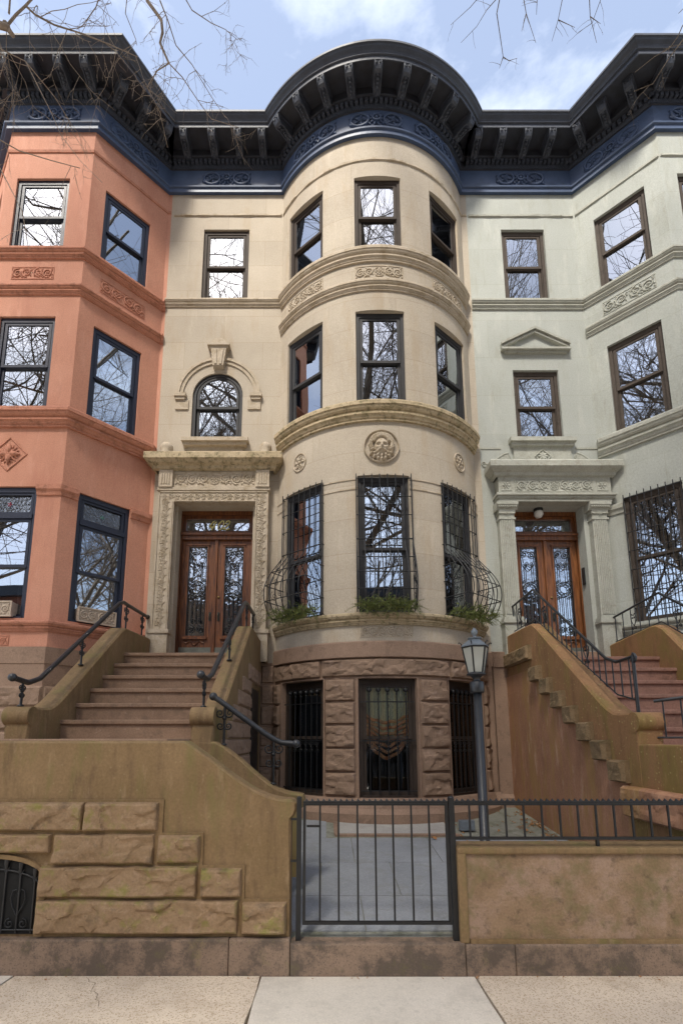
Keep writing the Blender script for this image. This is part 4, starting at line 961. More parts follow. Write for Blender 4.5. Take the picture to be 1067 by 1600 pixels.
cornice(G, bay_path(GA, GB, GC, GD, XR, GX1, k=1.03), [(FLAT, XR, GA - .05, [3.56], [2.70, 3.13, 3.58, 4.01]), (gC, .02, gC.len + .06, [gC.len / 2 + .02], [.3, .7, 1.1]), (gF, -.1, GC - GB + .1, [gf], [.02, .45, .88, 1.3]), (gR, 0, gR.len, [gR.len / 2], [.3, .7, 1.1])])
shell(G, XR, GX1, 'green'); rooms(G, XR, GX1, gpf)

# ================================================================== LEFT STOOP (of 402)
ST = thing('stoop', 'tan brown stone stoop with sweeping parapets leading up to door 402', 'stoop', (-1.9, 3.6, 0))
TR = [(4.99 + .286 * k, 1.738 + .1877 * k) for k in range(6)]
prev = 1.55
for k, (y, z) in enumerate(TR):
    m = MB(); y1 = TR[k + 1][0] + .02 if k < 5 else FY
    m.box(-2.68, -1.2, y + .025, y1 + .01, prev - .05, z - .045); m.bbox(-2.69, -1.19, y, y1 + .03, z - .045, z, .01); prev = z; m.build('step', 'step', ST)
m = MB(); m.bbox(-2.95, -1.21, 3.8, 5.02, 1.49, 1.548, .01); m.build('landing', 'step', ST)
m = MB(); m.box(-2.66, -1.22, 4.9, FY - .02, .3, 1.5)
m.build('stair_core', 'step', ST)
def stringer(x0, x1, yn, zn, yp, zp, yw, zw, zbot=.2, name='stringer', m_='stoop', par=None):
    m = MB(); F = Tilt((0, 0, 0), (0, 1, 0), (0, 0, 1))      # s = Y, z = Z, d = X
    top = [(yn, zn - .30), (yn, zn - .06), (yn + .03, zn - .015), (yn + .10, zn), (yn + .26, zn), (yn + .36, zn + .012), (yn + .46, zn + .06)]
    top += [(yn + .58, zn + .14), (yp - .12, zp - .085), (yp, zp - .01), (yp + .1, zp + .0), (yw, zw)]
    poly = [(yn, zbot)] + top + [(yw, zbot)]
    n = len(poly); b = .02
    vs = []
    cy = sum(p[0] for p in poly) / n; 
    for X, ins in ((x0, b), (x0 + b, 0), (x1 - b, 0), (x1, b)):
        for i, (y, z) in enumerate(poly):
            vs.append((X, y + (ins if i <= 1 else 0), z - (ins if 1 < i < n - 1 else 0)))
    fs = [tuple(range(n)), tuple(3 * n + k for k in range(n))[::-1]] + [(r_ * n + k, (r_ + 1) * n + k, (r_ + 1) * n + (k + 1) % n, r_ * n + (k + 1) % n) for r_ in range(3) for k in range(n)]
    m.add(vs, fs); 
    c = (yn + .045, zn - .088)                     # scroll roll at the foot
    pts = [(x0 - .006, c[0], c[1]), (x1 + .006, c[0], c[1])]; m.tube(pts, .088, n=24)
    return m.build(name, m_, par)
stringer(-2.90, -2.68, 4.47, 1.84, 6.42, 3.02, FY - .05, 3.06, par=ST)
stringer(-1.20, -1.00, 4.40, 1.83, 6.45, 3.05, FY - .05, 3.03, par=ST)
# front parapet wall with stones (Y = 3.62) : polygon in X, Z
def curved_wall(poly, y0, y1, name, m_, par, b=.018):
    m = MB(); n = len(poly); vs = []
    for Y, ins in ((y0, b), (y0 + b, 0), (y1 - b, 0), (y1, b)):
        for (x, z, k) in poly: vs.append((x - ins * k[0], Y, z - ins * k[1]))
    fs = [tuple(range(n)), tuple(3 * n + k for k in range(n))[::-1]] + [(r_ * n + k, (r_ + 1) * n + k, (r_ + 1) * n + (k + 1) % n, r_ * n + (k + 1) % n) for r_ in range(3) for k in range(n)]
    m.add(vs, fs); return m.build(name, m_, par)
def sweepcurve(xa, za, xb, zb, n=16):
    o = []
    for i in range(n + 1):
        t = i / n; x = xa + (xb - xa) * t
        z = za - (za - zb) * (1.25 * t - .0) if t < .12 else None
        f = t + .10 * math.sin(PI * min(1, t * 1.0)) if t < 1 else 1
        f = math.sin(min(1, t * 1.02) * PI / 2) ** 1.12
        o.append((x, za - (za - zb) * f, (0, 1)))
    return o
fw = [(-3.3, .22, (0, 0)), (-3.3, 1.535, (0, 1)), (-1.03, 1.535, (0, 1))] + [(x, z, (0, 1)) for x, z in ((-.96, 1.49), (-.88, 1.435), (-.80, 1.38), (-.72, 1.32), (-.64, 1.265), (-.57, 1.22), (-.50, 1.182), (-.43, 1.152), (-.37, 1.135), (-.31, 1.125), (-.26, 1.123))]
fw += [(-.235, 1.117, (.6, .6)), (-.212, 1.095, (1, 0)), (-.208, 1.06, (1, 0)), (-.222, 1.02, (1, 0)), (-.25, .99, (1, 0)), (-.25, .22, (0, 0))]
curved_wall([(p[0], p[1], p[2]) for p in fw], 3.62, 3.80, 'front_parapet', 'stoop', ST)
m = MB(); 
m.add([(-1.03, 3.617, 1.507), (-.26, 3.617, 1.10)], []) if 0 else None
m.build('x', 'stoop', ST) if 0 else None
bw = [(-1.205, .4, (0, 0)), (-1.205, 1.535, (0, 1))] + [(x, z, (0, 1)) for x, z in ((-.98, 1.525), (-.90, 1.48), (-.82, 1.42), (-.74, 1.36), (-.66, 1.29), (-.58, 1.225), (-.50, 1.165), (-.43, 1.125), (-.36, 1.10), (-.29, 1.085), (-.235, 1.08))] + [(-.20, 1.07, (.7, .7)), (-.185, 1.03, (1, 0)), (-.20, .97, (1, 0)), (-.235, .94, (1, 0)), (-.235, .4, (0, 0))]
curved_wall(bw, 4.396, 4.56, 'rear_parapet', 'stoop', ST)
m = MB(); z = 1.55
for k in range(6):
    z -= .19; x = -1.20 + .15 * k; m.box(x - .02, x + .15, 3.80, 4.40, .25, z)
m.build('lower_steps', 'step', ST)
# stones of the street wall
FW = Plane(0, 3.62, 1, 3.62)
m = MB(); ss = 200
stones = [(-3.2, -1.704, .912, 1.108), (-1.70, -1.18, .912, 1.108), (-1.90, -1.195, .695, .895), (-1.178, -.878, .698, .886), (-1.975, -.888, .478, .684), (-.868, -.582, .480, .668), (-1.975, -.600, .245, .466), (-.578, -.272, .245, .448), (-2.7, -1.915, .765, .895)]
for s_ in stones: m.rock(FW, *s_, d=.012, amp=.055, seed=ss, step=.010, edge=.012); ss += 1.7
m.build('rock_faced_blocks', 'stoop_rock', ST)
m = MB()                                   # drafted slabs behind the stones, each step proud of the wall
for a0, a1, z0, z1 in ((-3.3, -1.15, .90, 1.125), (-3.3, -.86, .685, .90), (-1.99, -.565, .465, .685), (-1.99, -.255, .225, .465)): 
    if a0 < -3: 
        if z1 > 1: m.fbox(FW, a0, a1, z0, z1, -.01, .014)
        else: m.fbox(FW, -1.93, a1, z0, z1, -.01, .014); m.fbox(FW, a0, -1.93, .76, z1, -.01, .014)
    else: m.fbox(FW, a0, a1, z0, z1, -.01, .014)
m.build('block_margins', 'stoop', ST)
# arched cellar window in the street wall
m = MB(); c, hw, sp, rise = -2.31, .355, .60, .13
cur = [(c - hw * math.cos(PI * k / 16), sp + rise * math.sin(PI * k / 16)) for k in range(17)]
cuo = [(c - (hw + .03) * math.cos(PI * k / 16), sp + (rise + .03) * math.sin(PI * k / 16)) for k in range(17)]
for k in range(16): m.plate([cur[k], cuo[k], cuo[k + 1], cur[k + 1]], FW, -.0, .03)
for a0, a1 in ((c - hw - .03, c - hw), (c + hw, c + hw + .03)): m.fbox(FW, a0, a1, .23, sp, 0, .03)
cw = m.build('cellar_window', 'stoop', ST)
m = MB(); m.plate([(c - hw, .24)] + cur + [(c + hw, .24)], FW, .004, .009); m.build('mesh_screen', 'mesh_screen', cw)
m = MB()
for k in range(7):
    a = c - hw + 2 * hw * (k + .5) / 7; zt = sp + rise * math.sqrt(max(0, 1 - ((a - c) / hw) ** 2)); m.tube([FW.pt(a, .25, .02), FW.pt(a, zt - .05, .02)], .007, n=5)
    m.tube([FW.pt(a, zt - .06, .02), FW.pt(a, zt - .03, .025), FW.pt(a, zt - .005, .02)], .012, .02, n=5)
    m.tube([FW.pt(a, zt - .09, .022), FW.pt(a - .02, zt - .05, .022)], .008, .003, n=4); m.tube([FW.pt(a, zt - .09, .022), FW.pt(a + .02, zt - .05, .022)], .008, .003, n=4)
m.tube([FW.pt(p[0] * .985 + c * .015, p[1] - .07, .02) for p in cur], .007, n=4); m.tube([FW.pt(c - hw, .27, .02), FW.pt(c + hw, .27, .02)], .007, n=4)
for a in (c - .2, c, c + .2):
    for sg in (-1, 1):
        m.tube([FW.pt(a + sg * x, z, .022) for x, z in [(0, .36), (.035, .42), (.05, .47), (.04, .52), (.015, .53), (.005, .50)]], .006, .003, n=4)
        m.tube([FW.pt(a + sg * x, z, .022) for x, z in spiral(.045, .31, .035, 1.4, PI / 2, -1, 12)], .005, n=4)
m.build('scroll_grille', 'iron', cw)
m = MB(); m.rock(FW, -1.965, -1.935, .25, .7, d=.01, amp=.004, seed=9) ; m.build('jamb', 'stoop_rock', cw)
m = MB(); m.bbox(-4.2, -.655, 3.565, 3.84, -.05, .222, .012); m.bbox(-.653, -.245, 3.567, 3.84, -.05, .222, .012); m.build('base_course', 'plinth', ST)
# side wall under the stair (X = -1.0) with quoins and the under-stoop doorway
SW = Tilt((-1.0, 0, 0), (0, 1, 0), (0, 0, 1))
m = MB(); ss = 300
for k in range(5):
    y, z = 5.95 - .27 * k, 2.30 - .188 * k
    m.rock(SW, y - .12, 6.45, z - .185, z, d=.0, amp=.03, seed=ss, step=.02); ss += 1
for k in range(4): m.rock(SW, 5.6 - .1 * k, 6.45, 1.15 - .23 * k, 1.36 - .23 * k, d=0, amp=.03, seed=ss, step=.02); ss += 1
m.rock(SW, 6.25, 7.3, 2.30, 2.52, d=0, amp=.03, seed=ss, step=.02)
m.build('quoin_blocks', 'brown', ST)
m = MB(); m.box(-1.003, -.985, 6.52, 7.15, .5, 2.22); m.build('under_stoop_doorway_shade', 'iron', ST)  # near-black plate on the wall, paints the shade inside the doorway opening

# handrails
def knob_rail(name, label, pts, posts, base, loc):
    """pts: rail centre line; posts: list of (top point, bottom point)"""
    t = thing(name, label, 'handrail', loc)
    m = MB(); P_ = [Vector(p) for p in pts]; m.tube(P_, .026, n=10); 
    for e in (P_[0], P_[-1]): m.sphere(e, .038, 10)
    m.build('rail', 'iron_grey', t)
    for a, b in posts:
        a, b = Vector(a), Vector(b); q = MB(); q.tube([a, b], .012, n=6); d = (P_[-1] - P_[0]); d.z = 0; d.normalize(); F = Tilt(b, tuple(d), (0, 0, 1)); h = (a - b).length
        for sg in (-1, 1):
            for zc, r in ((h * .80, h * .12), (h * .48, h * .10)):
                q.tube([F.pt(sg * r + x, zc + z, 0) for x, z in spiral(0, 0, r, 1.5, PI if sg > 0 else 0, sg, 16)], .008, .005, n=4)
        q.sphere(a - Vector((0, 0, h * .33)), .02, 6); q.lathe(b, [(.03, 0), (.03, .012), (.015, .02)], 8)
        q.build('baluster', 'iron', t)
    return t
def strz(y, yn, zn, yp, zp):    # stringer top height
    if y < yn + .4: return zn
    return zn + .03 + (zp - zn - .03) * min(1, (y - yn - .4) / (yp - yn - .4))
knob_rail('handrail', 'long grey iron handrail on the left parapet of the cream stoop', [(-2.80, 4.36, 2.09), (-2.80, 4.60, 2.07), (-2.80, 4.78, 2.13), (-2.80, 6.45, 3.36), (-2.80, 6.58, 3.41), (-2.80, 6.72, 3.41), (-2.80, 7.5, 3.43)],
          [((-2.80, 4.52, 2.06), (-2.80, 4.52, 1.84)), ((-2.80, 5.55, 2.68), (-2.80, 5.55, strz(5.55, 4.47, 1.84, 6.42, 3.02))), ((-2.80, 6.70, 3.40), (-2.80, 6.70, 3.03)), ((-2.80, 7.30, 3.42), (-2.80, 7.30, 3.06))], 0, (-2.8, 4.4, 1.84))
knob_rail('handrail', 'grey iron handrail on the right parapet of the cream stoop, knob at its foot', [(-1.12, 4.36, 2.115), (-1.12, 4.58, 2.10), (-1.12, 4.78, 2.17), (-1.12, 6.50, 3.36), (-1.12, 6.62, 3.42), (-1.12, 6.74, 3.43), (-1.12, 7.44, 3.44)],
          [((-1.12, 4.50, 2.10), (-1.12, 4.50, 1.83)), ((-1.12, 5.6, 2.73), (-1.12, 5.6, strz(5.6, 4.4, 1.83, 6.45, 3.05))), ((-1.12, 6.72, 3.42), (-1.12, 6.72, 3.04)), ((-1.12, 7.30, 3.43), (-1.12, 7.30, 3.03))], 0, (-1.12, 4.4, 1.83))
knob_rail('handrail', 'short grey iron handrail sloping down over the curved rear parapet', [(-1.03, 4.48, 1.93), (-.96, 4.48, 1.885), (-.56, 4.48, 1.60), (-.47, 4.48, 1.545), (-.40, 4.48, 1.515), (-.27, 4.48, 1.505)],
          [((-.92, 4.48, 1.85), (-.92, 4.48, 1.49)), ((-.47, 4.48, 1.54), (-.47, 4.48, 1.15))], 0, (-.7, 4.48, 1.1))

# ================================================================== RIGHT STOOP
S2 = thing('stoop', 'rusty orange stoop of the green house with a stair of projecting blocks on its side', 'stoop', (3.6, 4.0, 0))
m = MB(); RT = [(4.85 + .283 * k, 1.66 + .188 * k) for k in range(6)]
m.bbox(3.0, 8.2, 3.82, 4.9, 1.42, 1.475, .01); m.build('landing', 'red_step', S2)
prev = 1.475
for k, (y, z) in enumerate(RT):
    m = MB(); y1 = RT[k + 1][0] + .02 if k < 5 else FY
    m.box(2.98, 4.3 + (.6 if k < 2 else 0), y + .025, y1 + .01, prev - .05, z - .045); m.bbox(2.97, 4.31 + (.6 if k < 2 else 0), y, y1 + .03, z - .045, z, .01); prev = z; m.build('step', 'red_step', S2)
m = MB(); m.box(3.0, 4.29, 4.9, FY - .02, .3, 1.5); m.build('stair_core', 'red_step', S2)
stringer(2.75, 2.98, 4.40, 1.785, 6.45, 3.085, FY - .1, 3.10, zbot=.15, m_='orange_stoop', par=S2)
stringer(4.30, 4.52, 4.9, 2.10, 6.28, 3.03, FY - .05, 2.95, zbot=1.4, m_='orange_stoop', par=S2)
m = MB(); m.bbox(2.75, 2.98, 3.84, 4.41, .1, 1.50, .015); m.bbox(2.98, 8.2, 3.64, 3.84, .1, 1.50, .015); m.bbox(2.748, 2.98, 3.638, 3.85, .1, 1.502, .015); m.build('landing_wall', 'orange_stoop', S2)
# reddish lower side face, 4 mm proud, stepped under the blocks
SX = Tilt((2.75, 0, 0), (0, 1, 0), (0, 0, 1))
def sxbox(mb, y0, y1, z0, z1, d0, d1): mb.box(2.75 - d1, 2.75 - d0, y0, y1, z0, z1)
m = MB(); BL = [(4.567, 1.354), (4.843, 1.539), (5.115, 1.723), (5.396, 1.913), (5.656, 2.103), (5.95, 2.292), (6.225, 2.483)]
pl = [(FY - .05, .15), (4.6, .15), (4.6, 1.342)]
for k, (y, z) in enumerate(BL):
    pl += [(y + .02, z - .012)] if k else [(y + .02, 1.342)]
    yn_ = BL[k + 1][0] + .02 if k < len(BL) - 1 else FY - .05
    pl += [(yn_, z - .012)]
m.plate(pl, SX, -.002, .006) if SX.n.x < 0 else m.plate(pl, SX, -.006, .002)
m.build('rendered_side_face', 'red_stoop', S2)
m = MB(); SXr = Tilt((2.75, 0, 0), (0, -1, 0), (0, 0, 1))
ss = 400
for (y, z) in BL:
    m.box(2.70, 2.76, y, y + .235, z - .20, z); m.rock(SXr, -(y + .235), -y, z - .2, z, d=.05, amp=.04, seed=ss, step=.016, edge=.012); ss += 1.3
m.box(2.70, 2.76, 6.5, 7.38, 2.60, 2.80); m.rock(SXr, -7.38, -6.5, 2.60, 2.80, d=.05, amp=.03, seed=ss, step=.02)
m.build('projecting_blocks', 'block_dark', S2)
m = MB(); m.box(2.69, 2.76, 3.66, 4.62, .86, 1.13); m.rock(SXr, -4.62, -3.66, .86, 1.13, d=.06, amp=.035, seed=7.7, step=.02); m.build('ledge_stone', 'red_stoop', S2)
# iron railing of right stoop
def picket_rail(name, label, pts, bots, n, loc, scroll=()):
    t = thing(name, label, 'railing', loc); m = MB()
    m.tube(pts, .016, n=6); m.tube(bots, .009, n=4); m.build('rails', 'iron_grey', t)
    def lerp(L_, u):
        Ls = [(Vector(b) - Vector(a)).length for a, b in zip(L_, L_[1:])]; T = sum(Ls) * u
        for (a, b), l in zip(zip(L_, L_[1:]), Ls):
            if T <= l + 1e-9: return Vector(a).lerp(Vector(b), T / l)
            T -= l
        return Vector(L_[-1])
    for k in range(n):
        m = MB(); u = (k + .5) / n; a, b = lerp(pts, u), lerp(bots, u); a = Vector((a.x, a.y, a.z)); b = Vector((a.x, a.y, b.z)) if abs(a.y - b.y) < .2 else b
        m.tube([a, b], .008, n=4); m.build('picket', 'iron_grey', t)
    m = MB()
    for u in scroll:
        a, b = lerp(pts, u), lerp(bots, u); c = (a + b) / 2; d = (Vector(pts[-1]) - Vector(pts[0])); d.z = 0; d.normalize(); F = Tilt(c, tuple(d), (0, 0, 1)); h = (a - b).length * .42
        for sg in (-1, 1):
            m.tube([F.pt(sg * x * h, z * h, 0) for x, z in ((0, -.55), (.22, -.2), (.38, .15), (.36, .45), (.18, .58), (.05, .42))], .007, n=4)
            m.tube([F.pt(sg * (x + .0) * h, z * h - h * .75, 0) for x, z in spiral(.2, 0, .17, 1.3, PI, -1, 12)], .006, n=4)
            m.tube([F.pt(sg * x * h, z * h, 0) for x, z in spiral(.12, .2, .1, 1.3, 0, 1, 10)], .005, n=4)
    m.build('scrollwork', 'iron', t)
    return t
X_ = 2.87
rt = picket_rail('stair_railing', 'iron picket railing with heart scrolls on the near parapet of the green house stoop', [(X_, 7.42, 3.56), (X_, 6.60, 3.60), (X_, 5.0, 2.37), (X_, 4.82, 2.30), (X_, 4.55, 2.31)],
            [(X_, 7.42, 3.17), (X_, 6.58, 3.17), (X_, 4.85, 1.98), (X_, 4.55, 1.90)], 24, (X_, 4.6, 1.8), (.10, .36, .72))
m = MB(); m.tube([(X_, 4.55, 1.78), (X_, 4.55, 2.33)], .016, n=6); m.tube([(X_ - .0, 4.55 + a * .05, 2.31 + b * .05 - .02) for a, b in spiral(0, 0, 1, 1.3, PI / 2, 1, 12)], .013, n=5); m.build('newel_post', 'iron_grey', rt)
picket_rail('stair_railing', 'iron picket railing with heart scrolls on the far parapet of the green house stoop', [(4.4, 7.40, 3.38), (4.4, 6.30, 3.46), (4.4, 5.0, 2.56)], [(4.4, 7.40, 3.00), (4.4, 6.30, 3.07), (4.4, 5.0, 2.20)], 14, (4.4, 5, 2.1), (.2, .55))
picket_rail('landing_railing', 'low twisted picket railing along the landing of the green house stoop', [(2.92, 4.40, 1.88), (3.3, 4.10, 1.93), (4.2, 3.9, 2.0), (5.4, 3.75, 2.05)], [(2.92, 4.40, 1.56), (3.3, 4.10, 1.56), (4.2, 3.9, 1.56), (5.4, 3.75, 1.56)], 20, (2.9, 4.4, 1.5))

# ================================================================== AREAWAY, GATE, FENCE, LOW WALL
def court_z(y): return .207 + (y - 3.75) * .0985
def sheet(x0, x1, y0, y1, off, th, m_, name, nx=1):
    mb = MB(); za, zb = court_z(y0) + off, court_z(y1) + off
    mb.add([(x0, y0, za), (x1, y0, za), (x1, y1, zb), (x0, y1, zb), (x0, y0, za - th), (x1, y0, za - th), (x1, y1, zb - th), (x0, y1, zb - th)], [(0, 1, 2, 3), (4, 7, 6, 5), (0, 4, 5, 1), (1, 5, 6, 2), (2, 6, 7, 3), (3, 7, 4, 0)])
    return mb
struct(sheet(-1.0, 2.75, 3.6, FY, -.004, .05, 'court_concrete', 'x').build('courtyard_ground', 'court_concrete'))
mb = MB()
ys = [3.75, 4.342, 5.13, 5.92, 6.7]; 
for j in range(4):
    xs = [-.9, -.05, .62, 1.5, 2.2, 2.72] if j % 2 else [-.9, .28, 1.15, 1.9, 2.72]
    if j == 3: xs = [-.9, .0]
    for a, b in zip(xs, xs[1:]):
        s_ = sheet(a + .004, b - .004, ys[j] + .004, ys[j + 1] - .004, .004 + .0, .03, '', ''); mb.add(s_.v, s_.f)
tag(mb.build('flagstone_paving', 'bluestone'), None, None, kind='structure')
s_ = sheet(.15, 1.50, 6.05, 6.62, .012, .04, '', ''); tag(s_.build('doorstep_slab', 'pad', origin=(.8, 6.3, .5)), 'pale concrete slab on the ground under the bow window', 'slab')
s_ = MB(); 
for b_ in ((.10, 1.55, 5.99, 6.045), (.09, .145, 6.046, 6.62)): q_ = sheet(*b_, .020, .05, '', ''); s_.add(q_.v, q_.f)
tag(s_.build('edging_strip', 'brown_smooth', origin=(.8, 6.0, .45)), 'reddish stone edging around the concrete slab', 'edging')
mb = MB(); mb.bbox(-.243, .93, 3.567, 3.76, -.05, .196, .012); tag(mb.build('gate_sill', 'plinth', origin=(.34, 3.66, 0)), 'worn brown stone sill step beneath the iron gate', 'step')
# low wall
LW = thing('low_wall', 'low mossy brown stone wall with recessed panel carrying the iron fence', 'wall', (2.5, 3.7, 0))
m = MB(); m.bbox(.925, 4.6, 3.60, 3.80, .19, .775, .014); m.build('wall_panel', 'lowwall', LW)
m = MB(); m.bbox(.905, 4.6, 3.575, 3.82, .762, .805, .012); m.bbox(.903, .965, 3.577, 3.81, .19, .77, .012); m.fbox(Plane(0, 3.6, 1, 3.6), .97, 4.6, .185, .215, 0, .022); m.build('coping', 'stoop', LW)
m = MB(); m.bbox(.932, 1.26, 3.563, 3.84, -.05, .19, .012); m.bbox(1.262, 4.6, 3.565, 3.84, -.05, .19, .012); m.build('base_course', 'plinth', LW)
# fence + gate
def spikes(m, x0, x1, y, z):
    n = int((x1 - x0) / .040)
    for k in range(n):
        x = x0 + (x1 - x0) * (k + .5) / n
        m.add([(x - .012, y - .007, z), (x + .012, y - .007, z), (x + .012, y + .007, z), (x - .012, y + .007, z), (x - .004, y, z + .019)], [(0, 1, 4), (1, 2, 4), (2, 3, 4), (3, 0, 4)])
def post(x, y, z0, z1, w_, par, m_='iron'):
    m = MB(); m.bbox(x - w_ / 2, x + w_ / 2, y - w_ / 2, y + w_ / 2, z0, z1, .003); m.sphere((x, y, z1 + .004), w_ * .55, 8, (1, 1, .6)); return m.build('post', m_, par)
GY = 3.63
GT = thing('gate', 'closed black iron gate between two square posts', 'gate', (.35, GY, .2))
m = MB(); m.box(-.165, .86, GY - .016, GY + .016, 1.095, 1.112); m.box(-.165, .86, GY - .012, GY + .012, 1.082, 1.094); m.box(-.165, .86, GY - .012, GY + .012, .295, .315)
m.box(-.165, -.145, GY - .01, GY + .01, .315, 1.082); m.box(.84, .86, GY - .01, GY + .01, .315, 1.082); spikes(m, -.16, .86, GY, 1.112); m.build('gate_frame', 'iron', GT)
for x in (-.045, .085, .219, .345, .47, .6, .725): m = MB(); m.bbox(x - .0065, x + .0065, GY - .0065, GY + .0065, .315, 1.084, .002); m.build('bar', 'iron', GT)
m = MB(); m.box(-.14, -.045, GY + .01, GY + .022, .93, .945); m.build('latch', 'iron', GT)
post(-.193, GY, .19, 1.13, .034, GT); post(.885, GY, .19, 1.13, .04, GT)
FN = thing('fence', 'black iron fence with spiked top rail standing on the low wall', 'fence', (2.5, GY, .8))
m = MB(); m.box(.907, 4.6, GY - .016, GY + .016, 1.095, 1.112); m.box(.907, 4.6, GY - .012, GY + .012, 1.083, 1.094); m.box(.907, 4.6, GY - .013, GY + .013, .85, .868); spikes(m, .91, 4.6, GY, 1.112); m.build('rails', 'iron', FN)
x = 1.014
while x < 4.6: m = MB(); m.bbox(x - .0065, x + .0065, GY - .0065, GY + .0065, .867, 1.084, .002); m.build('bar', 'iron', FN); x += .1282
for x in (1.905, 3.2, 4.5): m = MB(); m.box(x - .01, x + .01, GY - .01, GY + .01, .80, .855); m.build('foot', 'iron', FN)
# spare bar left of gate (fence return along stoop)
m = MB(); m.box(-.25, -.205, GY - .008, GY + .008, .98, .995); m.box(-.25, -.205, GY - .008, GY + .008, .70, .715); m.build('hinge_bracket', 'iron', GT)

# ================================================================== LAMP POST
lx, ly = 1.335, 4.35; LP = thing('lamp_post', 'dark grey lamp post with six sided glass lantern, unlit', 'lamp post', (lx, ly, .25))
m = MB(); m.lathe((lx, ly, .25), [(.075, 0), (.075, .03), (.042, .05), (.037, 1.70)], 16); m.build('pole', 'iron_grey', LP)
m = MB(); m.lathe((lx, ly, 1.95), [(.058, 0), (.062, .012), (.062, .09), (.055, .10), (.03, .105), (.03, .125), (.052, .15), (.085, .16), (.085, .172)], 16); m.build('collar', 'iron_grey', LP)
m = MB(); hx = lambda r, z, o=0: [Vector((lx + r * math.cos(PI / 3 * k + PI / 6 * 0), ly + r * math.sin(PI / 3 * k), z)) for k in range(6)]
zb, zt_ = 2.125, 2.36; rb, rt_ = .070, .116; A_, B_ = hx(rb, zb), hx(rt_, zt_)
for k in range(6): m.tube([A_[k], B_[k]], .008, n=4); m.tube([A_[k], A_[(k + 1) % 6]], .008, n=4); m.tube([B_[k], B_[(k + 1) % 6]], .010, n=4)
for k in range(6):
    d = (B_[k] - Vector((lx, ly, zt_))).normalized(); m.tube([B_[k] + Vector((0, 0, .01)), B_[k] + d * .012 + Vector((0, 0, .035)), B_[k] + d * .028 + Vector((0, 0, .042)), B_[k] + d * .032 + Vector((0, 0, .03))], .005, n=4)
m.build('lantern_frame', 'iron', LP)
m = MB(); m.add([tuple(v) for v in A_ + B_], [(k, (k + 1) % 6, 6 + (k + 1) % 6, 6 + k) for k in range(6)]); m.build('lantern_glass', 'lantern_glass', LP)
m = MB(); m.lathe((lx, ly, zt_), [(.123, .0), (.123, .015), (.052, .070), (.05, .08)], 6, smooth=False); m.lathe((lx, ly, zt_ + .078), [(.062, 0), (.062, .008), (.018, .012), (.014, .03), (.028, .045), (.03, .07), (.02, .085), (.012, .09), (.012, .10)], 12); m.build('lantern_roof', 'zinc', LP)
m = MB(); m.lathe((lx, ly, zb - .0), [(.014, 0), (.014, .05), (.03, .075), (.032, .11), (.02, .14), (.003, .15)], 12); m.build('bulb', 'white', LP)

# ================================================================== SIDEWALK & STREET
mb = MB(); mb.add([(-60, -3.2, -.06), (60, -3.2, -.06), (60, 3.6, -.06), (-60, 3.6, -.06)], [(0, 1, 2, 3)]); struct(mb.build('sidewalk_bed', 'joint'))
def slab(pts, m_, nm, off=0.):
    mb = MB(); F = Tilt((0, 0, 0), (1, 0, 0), (0, 1, 0)); n = len(pts)
    mb.add([(x, y, off) for x, y in pts] + [(x, y, -.06) for x, y in pts], [tuple(range(n)), ] + [(k, n + k, n + (k + 1) % n, (k + 1) % n) for k in range(n)])
    o = mb.build(nm, m_); o['kind'] = 'structure'; return o
g = .006
def jag(xa, ya, xb, yb, n=14, a=.006, sd=1):
    q = random.Random(sd); return [(xa + (xb - xa) * i / n + (q.uniform(-a, a) if 0 < i < n else 0), ya + (yb - ya) * i / n) for i in range(n + 1)]
YF = 3.562
slab([(-.47, 1.2)] + [(x + g, y) for x, y in jag(-.47, 1.2, -.435, YF, sd=2)] + [(x - g, y) for x, y in jag(.985, YF, 1.0, 1.2, sd=4)], 'concrete', 'sidewalk_slab', -.004)
slab([(-2.02, 1.2)] + [(x, y) for x, y in jag(-2.3, 1.2, -2.06, YF, sd=6)] + [(x - g, y) for x, y in jag(-.435, YF, -.47, 1.2, sd=2)], 'aggregate', 'sidewalk_slab')
slab([(-6, 1.2), (-6, YF)] + [(x - 2.2 * g, y) for x, y in jag(-2.06, YF, -2.3, 1.2, sd=6)], 'concrete', 'sidewalk_slab', .002)
slab([(x + g, y) for x, y in jag(1.0, 1.2, .985, YF, sd=4)] + [(4.4, YF), (4.4, 1.2)], 'aggregate', 'sidewalk_slab')
slab([(4.42, 1.2), (4.42, YF), (9, YF), (9, 1.2)], 'concrete', 'sidewalk_slab')
for k in range(-6, 7): slab([(k * 1.6 + .01, -2.9), (k * 1.6 + .01, 1.18), (k * 1.6 + 1.59, 1.18), (k * 1.6 + 1.59, -2.9)], 'concrete', 'sidewalk_slab')
for x0, x1 in ((-60, -6.02), (9.02, 60)): slab([(x0, -2.9), (x0, YF), (x1, YF), (x1, -2.9)], 'concrete', 'sidewalk_slab', -.002)
ck = random.Random(4)
for x0, y0, x1, y1 in ((-1.55, 3.54, -1.35, 3.2), ):
    mb = MB(); P_ = [Vector((x0 + (x1 - x0) * k / 12 + ck.uniform(-.02, .02), y0 + (y1 - y0) * k / 12 + ck.uniform(-.02, .02), .003)) for k in range(13)]
    for a_, b_ in zip(P_, P_[1:]): w_ = Vector((.0012, .0008, 0)); mb.add([a_ - w_, a_ + w_, b_ + w_, b_ - w_], [(0, 1, 2, 3)])
    struct(mb.build('pavement_crack', 'joint'))
mb = MB(); mb.box(-60, 60, -3.1, -2.9, -.15, .0); struct(mb.build('kerb', 'concrete'))
mb = MB(); mb.add([(-60, -12.5, -.14), (60, -12.5, -.14), (60, -3.1, -.14), (-60, -3.1, -.14)], [(0, 1, 2, 3)]); struct(mb.build('road', 'asphalt'))
mb = MB(); mb.box(-60, 60, -17, -12.5, -.3, 0); struct(mb.build('opposite_sidewalk', 'concrete'))
